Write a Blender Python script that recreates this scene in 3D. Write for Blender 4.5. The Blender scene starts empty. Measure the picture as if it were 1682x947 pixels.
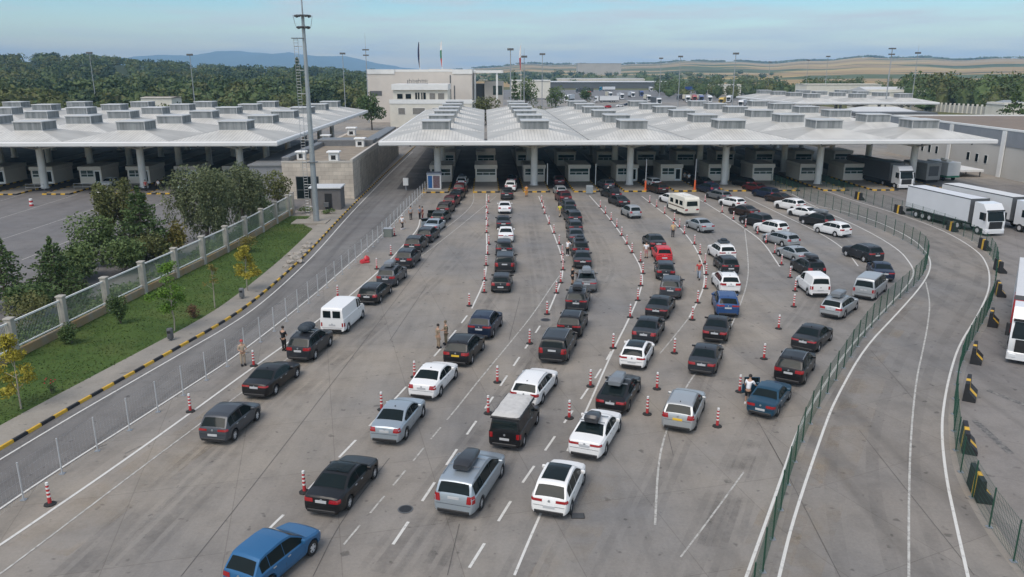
import bpy, bmesh, math, random
from mathutils import Vector, Matrix
R = math.radians
sc = bpy.context.scene
C = sc.collection

# ------------------------------------------------------------------ camera, sky, sun, exposure
F_PX, CAM_H, HORIZON, IMG_W, IMG_H = 1290.0, 19.0, 114.0, 1682.0, 947.0
PITCH = math.atan((IMG_H / 2 - HORIZON) / F_PX)
cam_d = bpy.data.cameras.new('camera'); cam = bpy.data.objects.new('camera', cam_d); C.objects.link(cam)
cam.location = (0, 0, CAM_H); cam.rotation_euler = (math.pi / 2 - PITCH, 0, 0)
cam_d.sensor_width = 36; cam_d.lens = F_PX / IMG_W * 36; cam_d.clip_end = 60000; cam_d.clip_start = 0.5
sc.camera = cam

SUN_EL, SUN_AZ = R(57), R(212)          # azimuth clockwise from +Y: behind the camera, a little to the left
world = bpy.data.worlds.new('World'); sc.world = world; world.use_nodes = True
wn = world.node_tree; wn.nodes.clear()
def wnode(t, **k):
    n = wn.nodes.new(t)
    for a, v in k.items(): setattr(n, a, v)
    return n
w_out = wnode('ShaderNodeOutputWorld'); w_bg = wnode('ShaderNodeBackground')
w_sky = wnode('ShaderNodeTexSky', sky_type='NISHITA', sun_disc=False, sun_elevation=SUN_EL, sun_rotation=SUN_AZ, air_density=1.0, dust_density=1.2, ozone_density=2.0)
w_tc = wnode('ShaderNodeTexCoord'); w_sep = wnode('ShaderNodeSeparateXYZ')
w_ramp = wnode('ShaderNodeValToRGB')
w_map = wnode('ShaderNodeMapping'); w_map.inputs['Scale'].default_value = (1.6, 1.6, 17)
w_noise = wnode('ShaderNodeTexNoise'); w_noise.inputs['Scale'].default_value = 3.2; w_noise.inputs['Detail'].default_value = 7; w_noise.inputs['Roughness'].default_value = 0.58
w_nr = wnode('ShaderNodeValToRGB'); w_mix = wnode('ShaderNodeMixRGB'); w_mul = wnode('ShaderNodeMixRGB', blend_type='MULTIPLY')
cr = w_ramp.color_ramp
cr.elements[0].position = 0.0; cr.elements[0].color = (2.5, 1.85, 1.2, 1)
cr.elements[1].position = 0.085; cr.elements[1].color = (0.54, 0.77, 0.84, 1)
e = cr.elements.new(0.22); e.color = (1.45, 1.35, 1.2, 1)
e = cr.elements.new(0.035); e.color = (1.02, 1.05, 0.94, 1)
e = cr.elements.new(0.45); e.color = (1.35, 1.16, 0.98, 1)
w_nr.color_ramp.elements[0].position = 0.42; w_nr.color_ramp.elements[1].position = 0.66
w_nr.color_ramp.elements[0].color = (0, 0, 0, 1); w_nr.color_ramp.elements[1].color = (0.85, 0.85, 0.85, 1)
w_mix.inputs['Color2'].default_value = (3.5, 3.65, 3.75, 1)
L = wn.links.new
L(w_tc.outputs['Generated'], w_sep.inputs[0]); L(w_sep.outputs['Z'], w_ramp.inputs[0])
L(w_tc.outputs['Generated'], w_map.inputs[0]); L(w_map.outputs[0], w_noise.inputs['Vector']); L(w_noise.outputs[0], w_nr.inputs[0])
w_mul.inputs[0].default_value = 1.0
L(w_sky.outputs[0], w_mul.inputs['Color1']); L(w_ramp.outputs[0], w_mul.inputs['Color2'])
L(w_nr.outputs[0], w_mix.inputs[0]); L(w_mul.outputs[0], w_mix.inputs['Color1'])
L(w_mix.outputs[0], w_bg.inputs[0]); L(w_bg.outputs[0], w_out.inputs[0])
w_bg.inputs[1].default_value = 0.138

sun_d = bpy.data.lights.new('sun', 'SUN'); sun = bpy.data.objects.new('sun', sun_d); C.objects.link(sun)
sun_d.energy = 1.3; sun_d.angle = R(34); sun_d.color = (1.0, 0.95, 0.87)
sdir = Vector((math.sin(SUN_AZ) * math.cos(SUN_EL), math.cos(SUN_AZ) * math.cos(SUN_EL), math.sin(SUN_EL)))
sun.rotation_euler = sdir.to_track_quat('Z', 'Y').to_euler(); sun.location = (0, -30, 60)

sc.view_settings.view_transform = 'Standard'; sc.view_settings.look = 'None'
sc.view_settings.exposure = 0.55; sc.view_settings.gamma = 1.0; sc.view_settings.use_curve_mapping = False
sc.render.engine = 'CYCLES'
sc.cycles.use_denoising = True
sc.cycles.max_bounces = 6; sc.cycles.diffuse_bounces = 3; sc.cycles.glossy_bounces = 3; sc.cycles.transmission_bounces = 4; sc.cycles.volume_bounces = 0
sc.cycles.transparent_max_bounces = 8; sc.cycles.caustics_reflective = False; sc.cycles.caustics_refractive = False

# ------------------------------------------------------------------ photo pixel -> point in the world
_cp, _sp = math.cos(PITCH), math.sin(PITCH)
def ray(px, py):
    u = (px - IMG_W / 2) / F_PX; v = (py - IMG_H / 2) / F_PX
    return Vector((u, _cp - v * _sp, -_sp - v * _cp))
def P(px, py, z=0.0):
    d = ray(px, py); s = (z - CAM_H) / d.z
    return Vector((d.x * s, d.y * s, z))
def at(px, py, Y):
    d = ray(px, py); s = Y / d.y
    return Vector((d.x * s, Y, CAM_H + d.z * s))

# ------------------------------------------------------------------ mesh helpers
class MB:
    def __init__(s): s.v = []; s.f = []; s.m = []
    def add(s, vs, fs, mi=0):
        b = len(s.v); s.v += [tuple(p) for p in vs]
        for f in fs: s.f.append(tuple(i + b for i in f)); s.m.append(mi)
        return s
    def poly(s, pts, mi=0): return s.add(pts, [tuple(range(len(pts)))], mi)
    def bx(s, x0, x1, y0, y1, z0, z1, mi=0, M=None):
        vs = [(x0,y0,z0),(x1,y0,z0),(x1,y1,z0),(x0,y1,z0),(x0,y0,z1),(x1,y0,z1),(x1,y1,z1),(x0,y1,z1)]
        if M is not None: vs = [M @ Vector(p) for p in vs]
        return s.add(vs, [(3,2,1,0),(4,5,6,7),(0,1,5,4),(1,2,6,5),(2,3,7,6),(3,0,4,7)], mi)
    def bev(s, x0, x1, y0, y1, z0, z1, b=0.03, mi=0, M=None):
        # box with chamfered vertical and top edges
        def ring(i, z): return [(x0+i,y0+b,z),(x0+b,y0+i,z),(x1-b,y0+i,z),(x1-i,y0+b,z),(x1-i,y1-b,z),(x1-b,y1-i,z),(x0+b,y1-i,z),(x0+i,y1-b,z)]
        rings = [ring(0, z0), ring(0, z1 - b), ring(b * .8, z1)]
        vs = sum(rings, [])
        if M is not None: vs = [M @ Vector(p) for p in vs]
        fs = [tuple(reversed(range(8)))]
        for k in range(2):
            for i in range(8): fs.append((k*8+i, k*8+(i+1)%8, (k+1)*8+(i+1)%8, (k+1)*8+i))
        fs.append(tuple(range(16, 24)))
        return s.add(vs, fs, mi)
    def cyl(s, p0, p1, r0, r1=None, n=8, mi=0, caps=True):
        r1 = r0 if r1 is None else r1
        p0, p1 = Vector(p0), Vector(p1); d = (p1 - p0)
        q = d.to_track_quat('Z', 'Y') if d.length > 1e-9 else Matrix.Identity(3).to_quaternion()
        vs = []
        for p, r in ((p0, r0), (p1, r1)):
            for i in range(n):
                a = 2 * math.pi * i / n
                vs.append(p + q @ Vector((r * math.cos(a), r * math.sin(a), 0)))
        fs = [(i, (i+1) % n, n + (i+1) % n, n + i) for i in range(n)]
        if caps: fs += [tuple(reversed(range(n))), tuple(range(n, 2*n))]
        return s.add(vs, fs, mi)
    def lathe(s, prof, n=12, c=(0,0,0), mi=0):
        vs = []; fs = []
        for r, z in prof:
            for i in range(n):
                a = 2 * math.pi * i / n; vs.append((c[0] + r * math.cos(a), c[1] + r * math.sin(a), c[2] + z))
        for k in range(len(prof) - 1):
            for i in range(n): fs.append((k*n+i, k*n+(i+1)%n, (k+1)*n+(i+1)%n, (k+1)*n+i))
        fs.append(tuple(reversed(range(n)))); fs.append(tuple(range((len(prof)-1)*n, len(prof)*n)))
        return s.add(vs, fs, mi)
    def prism(s, poly, a, b, axis='z', mi=0):
        # polygon extruded along an axis: 'z' poly=(x,y); 'x' poly=(y,z); 'y' poly=(x,z)
        def mk(p, t): return {'z': (p[0], p[1], t), 'x': (t, p[0], p[1]), 'y': (p[0], t, p[1])}[axis]
        n = len(poly); vs = [mk(p, a) for p in poly] + [mk(p, b) for p in poly]
        fs = [tuple(reversed(range(n))), tuple(range(n, 2*n))] + [(i, (i+1)%n, n+(i+1)%n, n+i) for i in range(n)]
        return s.add(vs, fs, mi)
    def blob(s, c, r, rng, mi=0, sub=2, rough=0.18):
        bm = bmesh.new(); bmesh.ops.create_icosphere(bm, subdivisions=sub, radius=1)
        vs = []
        for v in bm.verts:
            k = 1 + rng.uniform(-rough, rough)
            vs.append((c[0] + v.co.x * r[0] * k, c[1] + v.co.y * r[1] * k, c[2] + v.co.z * r[2] * k))
        fs = [tuple(v.index for v in f.verts) for f in bm.faces]; bm.free()
        return s.add(vs, fs, mi)
    def mesh(s, name, mats, smooth=False, angle=35, fix=False):
        me = bpy.data.meshes.new(name); me.from_pydata(s.v, [], s.f)
        for m in (mats if isinstance(mats, (list, tuple)) else [mats]): me.materials.append(m)
        if any(s.m): me.polygons.foreach_set('material_index', s.m)
        if fix:
            bm = bmesh.new(); bm.from_mesh(me); bmesh.ops.recalc_face_normals(bm, faces=bm.faces); bm.to_mesh(me); bm.free()
        if smooth:
            me.polygons.foreach_set('use_smooth', [True] * len(me.polygons)); me.set_sharp_from_angle(angle=R(angle))
        me.update(); return me
    def build(s, name, mats, parent=None, smooth=False, angle=35, loc=None, rz=None, fix=False):
        return link(name, s.mesh(name, mats, smooth, angle, fix), parent, loc, rz)

def link(name, me, parent=None, loc=None, rz=None):
    o = bpy.data.objects.new(name, me); C.objects.link(o)
    if parent is not None: o.parent = parent
    if loc is not None: o.location = loc
    if rz is not None: o.rotation_euler = (0, 0, rz)
    return o
def tag(o, label, cat, group=None, kind=None):
    if label: o['label'] = label
    if cat: o['category'] = cat
    if group: o['group'] = group
    if kind: o['kind'] = kind
    return o
def thing(name, label, cat, loc=(0,0,0), rz=0.0, group=None):
    o = bpy.data.objects.new(name, None); C.objects.link(o); o.location = loc; o.rotation_euler = (0, 0, rz); o.empty_display_size = .2
    return tag(o, label, cat, group)
KIDS = {}
def kids(o):
    return list(o.children)
def copy_tree(o, parent=None):
    c = o.copy(); C.objects.link(c)
    if parent is not None: c.parent = parent
    for ch in o.children: copy_tree(ch, c)
    return c
def dup(o, loc, rz, label, group=None):
    c = copy_tree(o); c.location = loc; c.rotation_euler = (0, 0, rz); c['label'] = label
    if group: c['group'] = group
    return c
def struct(name, mb, mats, **k):
    o = mb.build(name, mats, **k); o['kind'] = 'structure'; return o

# ------------------------------------------------------------------ materials
MATS = {}
def pm(name, col, rough=0.6, metal=0.0, coat=0.0, var=0.0, scale=3.0, spec=0.5, emit=None, bump=0.0, bscale=20, coord='Object', tint=None):
    """Principled material whose colour varies a little with a noise; tint = second colour mixed in patches."""
    if name in MATS: return MATS[name]
    m = bpy.data.materials.new(name); m.use_nodes = True; nt = m.node_tree; b = nt.nodes['Principled BSDF']
    b.inputs['Roughness'].default_value = rough; b.inputs['Metallic'].default_value = metal
    b.inputs['Coat Weight'].default_value = coat; b.inputs['Coat Roughness'].default_value = 0.06
    b.inputs['Specular IOR Level'].default_value = spec
    c = (*col, 1)
    b.inputs['Base Color'].default_value = c
    if var or tint or bump:
        tc = nt.nodes.new('ShaderNodeTexCoord'); n = nt.nodes.new('ShaderNodeTexNoise')
        n.inputs['Scale'].default_value = scale; n.inputs['Detail'].default_value = 6; n.inputs['Roughness'].default_value = .6
        nt.links.new(tc.outputs[coord], n.inputs['Vector'])
        r = nt.nodes.new('ShaderNodeValToRGB'); r.color_ramp.elements[0].position = .32; r.color_ramp.elements[1].position = .7
        r.color_ramp.elements[0].color = (*[x * (1 - var) for x in col], 1)
        r.color_ramp.elements[1].color = (*(tint if tint else [min(1, x * (1 + var)) for x in col]), 1)
        nt.links.new(n.outputs[0], r.inputs[0]); nt.links.new(r.outputs[0], b.inputs['Base Color'])
        if bump:
            n2 = nt.nodes.new('ShaderNodeTexNoise'); n2.inputs['Scale'].default_value = bscale; n2.inputs['Detail'].default_value = 3
            bp = nt.nodes.new('ShaderNodeBump'); bp.inputs['Strength'].default_value = bump
            nt.links.new(tc.outputs[coord], n2.inputs['Vector']); nt.links.new(n2.outputs[0], bp.inputs['Height']); nt.links.new(bp.outputs[0], b.inputs['Normal'])
    if emit:
        b.inputs['Emission Color'].default_value = (*emit[0], 1); b.inputs['Emission Strength'].default_value = emit[1]
    MATS[name] = m; return m

class NT:
    """tiny node-graph helper"""
    def __init__(s, name):
        s.m = bpy.data.materials.new(name); s.m.use_nodes = True; s.t = s.m.node_tree; s.b = s.t.nodes['Principled BSDF']
    def n(s, t, **k):
        x = s.t.nodes.new(t)
        for a, v in k.items():
            if a in x.inputs: x.inputs[a].default_value = v
            else: setattr(x, a, v)
        return x
    def l(s, a, b): s.t.links.new(a, b)
    def pos(s, sx=1, sy=1, sz=1, rz=0.0, obj=False):
        g = s.n('ShaderNodeTexCoord').outputs['Object'] if obj else s.n('ShaderNodeNewGeometry').outputs['Position']
        mp = s.n('ShaderNodeMapping'); mp.inputs['Scale'].default_value = (sx, sy, sz); mp.inputs['Rotation'].default_value = (0, 0, rz)
        s.l(g, mp.inputs[0]); return mp.outputs[0]
    def noise(s, vec, scale, detail=5, rough=.55):
        x = s.n('ShaderNodeTexNoise', Scale=scale, Detail=detail, Roughness=rough); s.l(vec, x.inputs['Vector']); return x.outputs[0]
    def ramp(s, fac, *stops):
        x = s.n('ShaderNodeValToRGB'); cr = x.color_ramp
        while len(cr.elements) < len(stops): cr.elements.new(.5)
        for e, (p, c) in zip(cr.elements, stops):
            e.position = p; e.color = (*c, 1) if isinstance(c, (tuple, list)) else (c, c, c, 1)
        s.l(fac, x.inputs[0]); return x.outputs[0]
    def mix(s, fac, a, b, mode='MIX'):
        x = s.n('ShaderNodeMixRGB', blend_type=mode)
        for i, v in ((0, fac), (1, a), (2, b)):
            if hasattr(v, 'is_linked') or hasattr(v, 'links'): s.l(v, x.inputs[i])
            else: x.inputs[i].default_value = v if i == 0 else (*v, 1)
        return x.outputs[0]
    def out(s, col, rough=.8, spec=.3):
        s.l(col, s.b.inputs['Base Color'])
        if hasattr(rough, 'links'): s.l(rough, s.b.inputs['Roughness'])
        else: s.b.inputs['Roughness'].default_value = rough
        s.b.inputs['Specular IOR Level'].default_value = spec
        return s.m
    def bump(s, h, k=.3, d=.02):
        x = s.n('ShaderNodeBump', Strength=k, Distance=d); s.l(h, x.inputs['Height']); s.l(x.outputs[0], s.b.inputs['Normal'])

def concrete_mat(name, a, b, stain=.55, joint=True, streak=(.55, .03), rz=R(-14)):
    t = NT(name); p = t.pos()
    base = t.mix(t.ramp(t.noise(p, .045, 6), (.38, 0.0), (.62, 1.0)), a, b)
    base = t.mix(1.0, base, t.ramp(t.noise(p, .55, 6, .65), (.25, .80), (.5, 1.0), (.8, 1.10)), 'MULTIPLY')
    st = t.noise(t.pos(streak[0], streak[1], 1, rz), 1.0, 4)
    base = t.mix(1.0, base, t.ramp(st, (.30, stain), (.52, 1.0), (.8, 1.06)), 'MULTIPLY')
    base = t.mix(1.0, base, t.ramp(t.noise(p, 7.0, 4, .7), (.3, .90), (.7, 1.07)), 'MULTIPLY')
    spots = t.noise(p, 1.7, 2, .5)
    base = t.mix(1.0, base, t.ramp(spots, (.27, .58), (.33, 1.0)), 'MULTIPLY')
    if joint:
        br = t.n('ShaderNodeTexBrick', Scale=1.0, offset=0.0); br.inputs['Mortar Size'].default_value = .02; br.inputs['Brick Width'].default_value = 4.6; br.inputs['Row Height'].default_value = 6.0
        br.inputs['Color1'].default_value = (1,1,1,1); br.inputs['Color2'].default_value = (.93,.93,.94,1); br.inputs['Mortar'].default_value = (.74,.73,.72,1)
        t.l(t.pos(1, 1, 1, rz), br.inputs['Vector']); base = t.mix(1.0, base, br.outputs['Color'], 'MULTIPLY')
    return t.out(base, t.ramp(t.noise(p, .3, 3), (.3, .62), (.7, .85)), .3)

M_conc = concrete_mat('yard_concrete', (.298, .264, .220), (.208, .201, .192), stain=.80)
M_conc2 = concrete_mat('road_concrete', (.245, .220, .190), (.20, .190, .178), stain=.72, rz=R(-25))
M_asph = concrete_mat('asphalt', (.150, .142, .135), (.19, .182, .172), stain=.62, joint=False, streak=(.9, .03), rz=R(-6))
M_asph2 = concrete_mat('yard_asphalt', (.155, .148, .145), (.185, .176, .17), stain=.85, joint=False)
M_truckyard = concrete_mat('truck_yard_concrete', (.235, .215, .195), (.19, .18, .172), stain=.7, rz=R(-60))
M_pave = concrete_mat('pavement_concrete', (.31, .28, .235), (.26, .24, .21), stain=.9, joint=False)

def grass_mat(name, a, b, c):
    t = NT(name); p = t.pos()
    base = t.mix(t.ramp(t.noise(p, .35, 5), (.35, 0.0), (.65, 1.0)), a, b)
    base = t.mix(t.ramp(t.noise(p, .12, 4), (.52, 0.0), (.72, 1.0)), base, c)
    base = t.mix(1.0, base, t.ramp(t.noise(p, 14, 4, .7), (.3, .72), (.7, 1.25)), 'MULTIPLY')
    t.bump(t.noise(p, 9, 4, .7), .7, .08)
    return t.out(base, .9, .15)
M_lawn = grass_mat('lawn_grass', (.052, .092, .022), (.076, .122, .030), (.11, .13, .042))
M_wild = grass_mat('rough_grass', (.09, .10, .035), (.13, .125, .05), (.16, .14, .07))

def paint_mat(name, col, worn):
    t = NT(name); p = t.pos()
    f = t.ramp(t.noise(p, 3.2, 6, .75), (worn - .10, 1.0), (worn + .10, 0.0))
    return t.out(t.mix(f, col, (.25, .235, .215)), .7, .3)
M_line = paint_mat('white_road_paint', (.62, .61, .575), .36)
M_worn = paint_mat('worn_road_paint', (.50, .49, .455), .47)
def track_mat(name, col, lo, hi, amax):
    t = NT(name); p = t.pos()
    a = t.ramp(t.noise(p, .35, 6, .65), (lo, 0.0), (hi, amax)); a2 = t.ramp(t.noise(p, 3.0, 4, .7), (.3, .35), (.7, 1.0))
    m = t.n('ShaderNodeMath', operation='MULTIPLY'); t.l(a, m.inputs[0]); t.l(a2, m.inputs[1]); t.l(m.outputs[0], t.b.inputs['Alpha'])
    t.b.inputs['Base Color'].default_value = (*col, 1); t.b.inputs['Roughness'].default_value = .8; return t.m
M_track = track_mat('tyre_track', (.095, .092, .088), .36, .74, .23)
M_oil = track_mat('oil_drips', (.06, .057, .055), .44, .78, .40)
M_dust = track_mat('tan_dust', (.40, .32, .22), .45, .75, .50)
M_joint = pm('joint_filler', (.085, .08, .075), .9)

M_white = pm('white_paint', (.74, .74, .72), .45, var=.05, scale=.6)
M_offw = pm('offwhite_render', (.66, .63, .55), .8, var=.07, scale=.4)
M_steel = pm('galvanised_steel', (.36, .38, .40), .45, metal=.6, var=.10, scale=2)
M_greypaint = pm('grey_paint', (.30, .32, .34), .5, var=.06)
M_darkgrey = pm('dark_grey_panel', (.10, .105, .11), .6, var=.1)
M_black = pm('black_plastic', (.016, .016, .017), .55)
M_rubber = pm('black_rubber', (.02, .02, .02), .85)
M_glass = pm('dark_glass', (.010, .016, .017), .06, spec=.13)
M_gglass = pm('green_tinted_glass', (.015, .045, .042), .08, spec=.8)
M_yellow = pm('yellow_paint', (.62, .37, .03), .6, var=.15, scale=2.5)
M_blackpaint = pm('black_paint', (.016, .016, .018), .65, var=.2)
M_red = pm('red_paint', (.46, .035, .04), .55, var=.08)
M_orange = pm('orange_paint', (.72, .13, .04), .5)
M_greenfence = pm('green_coated_wire', (.012, .062, .036), .5)
M_rim = pm('alloy', (.58, .58, .59), .35, metal=.2)
M_tail = pm('red_lamp', (.30, .010, .013), .18, spec=.7)
M_head = pm('clear_lamp', (.7, .72, .74), .1)
M_plate = pm('plate_white', (.50, .51, .52), .5)
M_plateY = pm('plate_yellow', (.75, .48, .04), .5)
# ------------------------------------------------------------------ terrain and paved surfaces
def smooth(a, b, x):
    t = max(0, min(1, (x - a) / (b - a))); return t * t * (3 - 2 * t)
def hgt(x, y):
    """height of the land: flat by the border post, rolling fields far to the right, a wooded hill to the left"""
    r = math.hypot(x, y); az = math.degrees(math.atan2(x, y))
    k = .58 + .42 * smooth(-2, 34, az) + .10 * math.sin(az * .55 + 1.0) + .05 * math.sin(az * 1.7)
    h = 74 * k * smooth(900, 4700, r) * smooth(-10, 3, az)
    h += 1.0 * math.sin(x / 420 + y / 900) * smooth(1200, 2600, r) * smooth(-10, 3, az)
    h += 19 * math.exp(-((az + 29.5) / 7.5) ** 2) * smooth(520, 1350, r) * (1 - smooth(2500, 4200, r))
    h += 12 * smooth(600, 1500, r) * (1 - smooth(-14, -4, az)) * (1 - smooth(3000, 5000, r))
    return h
g = MB(); S_ = 30000
g.poly([(-S_, -S_, 0), (S_, -S_, 0), (S_, S_, 0), (-S_, S_, 0)])
struct('ground', g, M_wild)

t = NT('field_patchwork'); pv = t.pos(.0022, .0042, 0, R(20))
vor = t.n('ShaderNodeTexVoronoi', Scale=1.0); t.l(pv, vor.inputs['Vector'])
sepx = t.n('ShaderNodeSeparateXYZ'); t.l(vor.outputs['Color'], sepx.inputs[0])
fc = t.ramp(sepx.outputs[0], (0.0, (.36,.25,.12)), (.28, (.40,.30,.17)), (.42, (.10,.125,.055)), (.58, (.33,.24,.13)), (.72, (.44,.32,.14)), (.88, (.13,.14,.07)))
for nd in t.t.nodes:
    if nd.type == 'VALTORGB': nd.color_ramp.interpolation = 'CONSTANT'
fc = t.mix(1.0, fc, t.ramp(t.noise(t.pos(.004, .02, 0), 1.0, 5), (.3, .78), (.7, 1.15)), 'MULTIPLY')
tl = t.ramp(t.noise(t.pos(.0014, .009, 0, R(6)), 1.0, 6, .62), (.585, 0.0), (.62, 1.0))
fc = t.mix(tl, fc, (.028, .045, .020))
M_field = t.out(fc, .95, .1)
hb = MB(); vs = []; NA, NR = 150, 60
for j in range(NR + 1):
    r = 480 * (20 ** (j / NR))
    for i in range(NA + 1):
        a = R(-52 + 104 * i / NA); x, y = r * math.sin(a), r * math.cos(a)
        vs.append((x, y, hgt(x, y) + (.05 if j > 1 else -1.0)))
hb.add(vs, [(j*(NA+1)+i, j*(NA+1)+i+1, (j+1)*(NA+1)+i+1, (j+1)*(NA+1)+i) for j in range(NR) for i in range(NA)])
for k_, f in enumerate(hb.f):
    v_ = hb.v[f[0]]
    az_ = math.degrees(math.atan2(v_[0], v_[1])); rr_ = math.hypot(v_[0], v_[1])
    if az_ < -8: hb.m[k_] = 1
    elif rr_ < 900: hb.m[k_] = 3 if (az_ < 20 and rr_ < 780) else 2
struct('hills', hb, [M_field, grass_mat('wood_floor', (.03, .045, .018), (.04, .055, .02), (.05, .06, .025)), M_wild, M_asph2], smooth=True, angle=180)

# the blue mountain ridge far behind the forest
M_mount = pm('mountain_forest', (.055, .070, .040), .95, var=.3, scale=.002, coord='Object')
sil = [(150,112),(205,100),(238,93),(262,89),(300,90),(330,91),(352,86),(372,83),(392,82.5),(410,85),(432,86),(455,88),(475,84.5),(492,88),(520,91),(548,91.5),(566,91),(590,96),(620,103),(650,109),(700,115)]
mb = MB(); vs = []; rng = random.Random(3); pts = []
def sily(px):
    for (a, x), (b, y) in zip(sil, sil[1:]):
        if px <= b: return x + (y - x) * (px - a) / (b - a)
    return sil[-1][1]
rows = [(9500, 0.0), (10200, .34), (10900, .62), (11600, .86), (12400, 1.0), (13400, .7), (15000, 0.0)]
for Y, f in rows:
    for k in range(131):
        px = 130 + 600 * k / 130; top = at(px, sily(max(150, px)), 12400)
        z = max(0, top.z) * f; n = math.sin(k * .9 + Y) * 18 * f * (1 - f) * 4 + (math.sin(k * .37) * 14 * f if 0 < f < 1 else 0)
        vs.append((top.x * Y / 12400 if False else top.x + (Y - 12400) * .05 * math.sin(k * .23), Y, max(-20, z + n - 5)))
mb.add(vs, [(j*131+i, j*131+i+1, (j+1)*131+i+1, (j+1)*131+i) for j in range(6) for i in range(130)])
struct('mountains', mb, M_mount, smooth=True, angle=180)

def sheet(name, pts, z, m):
    b = MB(); b.poly([(p[0], p[1], z) for p in pts]); return struct(name, b, m)
def resample(pts, step):
    out = [Vector(pts[0][:2])]; acc = 0
    P2 = [Vector(p[:2]) for p in pts]
    for a, b in zip(P2, P2[1:]):
        d = (b - a).length; u = (b - a) / max(d, 1e-9); pos = step - acc
        while pos <= d: out.append(a + u * pos); pos += step
        acc = d - (pos - step)
    if (out[-1] - P2[-1]).length > step * .3: out.append(P2[-1])
    return out
def smooth_line(pts, it=2):
    p = [Vector(q[:2]) for q in pts]
    for _ in range(it):
        q = [p[0]]
        for a, b in zip(p, p[1:]): q += [a * .75 + b * .25, a * .25 + b * .75]
        q.append(p[-1]); p = q
    return p
def offset(pts, d):
    out = []
    for i, p in enumerate(pts):
        a = pts[max(0, i-1)]; b = pts[min(len(pts)-1, i+1)]; t = (b - a).normalized(); out.append(p + Vector((t.y, -t.x)) * d)   # d > 0: to the right of travel
    return out
def band(mb, pts, w0, w1, z, mi=0):
    a = offset(pts, w0); b = offset(pts, w1)
    vs = [(p.x, p.y, z) for p in a] + [(p.x, p.y, z) for p in b]; n = len(pts)
    mb.add(vs, [(i, n+i, n+i+1, i+1) for i in range(n-1)], mi)
def pix(pts): return [P(*q) for q in pts]

# concrete apron of the whole yard, then the surfaces laid on it
sheet('concrete_yard', [(-170, 12), (170, 12), (175, 250), (160, 640), (-30, 640), (-130, 420), (-175, 250)], .004, M_conc)
KERB = smooth_line([(-28.3, 25), (-26.8, 35), (-25.8, 41), (-24.7, 46.5), (-23.6, 52), (-22.4, 58), (-21.8, 64), (-21.7, 77), (-22.0, 87), (-22.6, 100), (-23.1, 115), (-23.6, 135), (-24.2, 160), (-25.2, 240)])
WL = smooth_line([(-24.5, 20), (-22.9, 31.2), (-22.2, 35.1), (-21.1, 39.9), (-20.1, 44.8), (-18.8, 51), (-17.2, 66), (-16.5, 75.7), (-15.4, 91), (-14.6, 116), (-14.0, 128)])
WLX = WL + [Vector((-15.4, 175)), Vector((-17, 240))]
road = MB(); vs = [(p.x, p.y, .010) for p in KERB] + [(p.x, p.y, .010) for p in reversed(WLX)]; road.poly(vs); struct('service_road', road, M_asph)
# left yard beyond the fence
sheet('left_yard', [(-34, 20), (-33.9, 52), (-32.6, 80), (-30.5, 114), (-30.2, 128), (-120, 128), (-150, 20)], .012, M_asph2)
# curved lorry road between the two green fences, and the lorry yard
F1 = smooth_line([(6.5, 20), (10.3, 27.6), (13.7, 34.7), (14.9, 37), (16.3, 39.6), (18.7, 43.6), (21.3, 47.6), (25.5, 54.2), (29.6, 60), (34, 65.7), (37.9, 70.6), (41.2, 75.7), (43.4, 80), (44.6, 84), (45.3, 88.5), (45.5, 95), (45.2, 105), (44.5, 118), (44.3, 128), (44.2, 134)], 2)
F2 = smooth_line([(18.5, 15), (19.4, 22), (20.0, 26.8), (20.4, 29.2), (21.0, 31.6), (21.7, 34.0), (22.6, 36.2), (24.4, 39.8), (26.4, 43.4), (29.3, 48.2), (33.0, 53.4), (36.4, 57.8), (40.3, 63.2), (44.6, 70), (48.1, 75.7), (50.7, 81), (52.4, 86), (53.4, 91), (53.6, 97), (53.2, 104), (52.6, 113), (52.5, 122), (52.5, 134)], 2)
lr = MB(); lr.poly([(p.x, p.y, .010) for p in offset(F1, .25)] + [(p.x, p.y, .010) for p in reversed(offset(F2, -.25))]); struct('curved_road', lr, M_conc2)
ty = MB(); ty.poly([(p.x, p.y, .012) for p in offset(F2, .35)] + [(60, 134, .012), (89.5, 134, .012), (89.0, 120, .012), (160, 60, .012), (160, 15, .012)]); struct('lorry_yard', ty, M_truckyard)

# lawn, pavement, kerbs
PAVE_L = offset(KERB, -2.15)
lawn_pts = [p for p in PAVE_L if p.y < 96]
fence_line = [Vector((-34.6, 20)), Vector((-33.6, 52)), Vector((-32.2, 68.5)), Vector((-30.9, 79)), Vector((-30.0, 96)), Vector((-29.9, 104))]
LAWN_Z = .10
lw = MB(); lw.poly([(p.x, p.y, LAWN_Z) for p in fence_line] + [(-26.8, 104, LAWN_Z), (-26.4, 98, LAWN_Z)] + [(p.x, p.y, LAWN_Z) for p in reversed(lawn_pts)]); struct('lawn', lw, M_lawn)
pv_ = MB(); kb = [p for p in KERB if p.y < 119]; a = offset(kb, -2.15); b = offset(kb, -.16)
n = len(kb); vs = [(p.x, p.y, .125) for p in a] + [(p.x, p.y, .125) for p in b] + [(p.x, p.y, 0) for p in a]
pv_.add(vs, [(i, n+i, n+i+1, i+1) for i in range(n-1)] + [(2*n+i, i, i+1, 2*n+i+1) for i in range(n-1)]); struct('pavement', pv_, M_pave)
pad = MB(); pad.bev(-27.0, -21.9 - 2.0, 98.2, 119.2, 0, .118, .01); struct('pavement_slab', pad, M_pave)
kk = MB(); kp = resample(KERB, 1.0)
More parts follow.
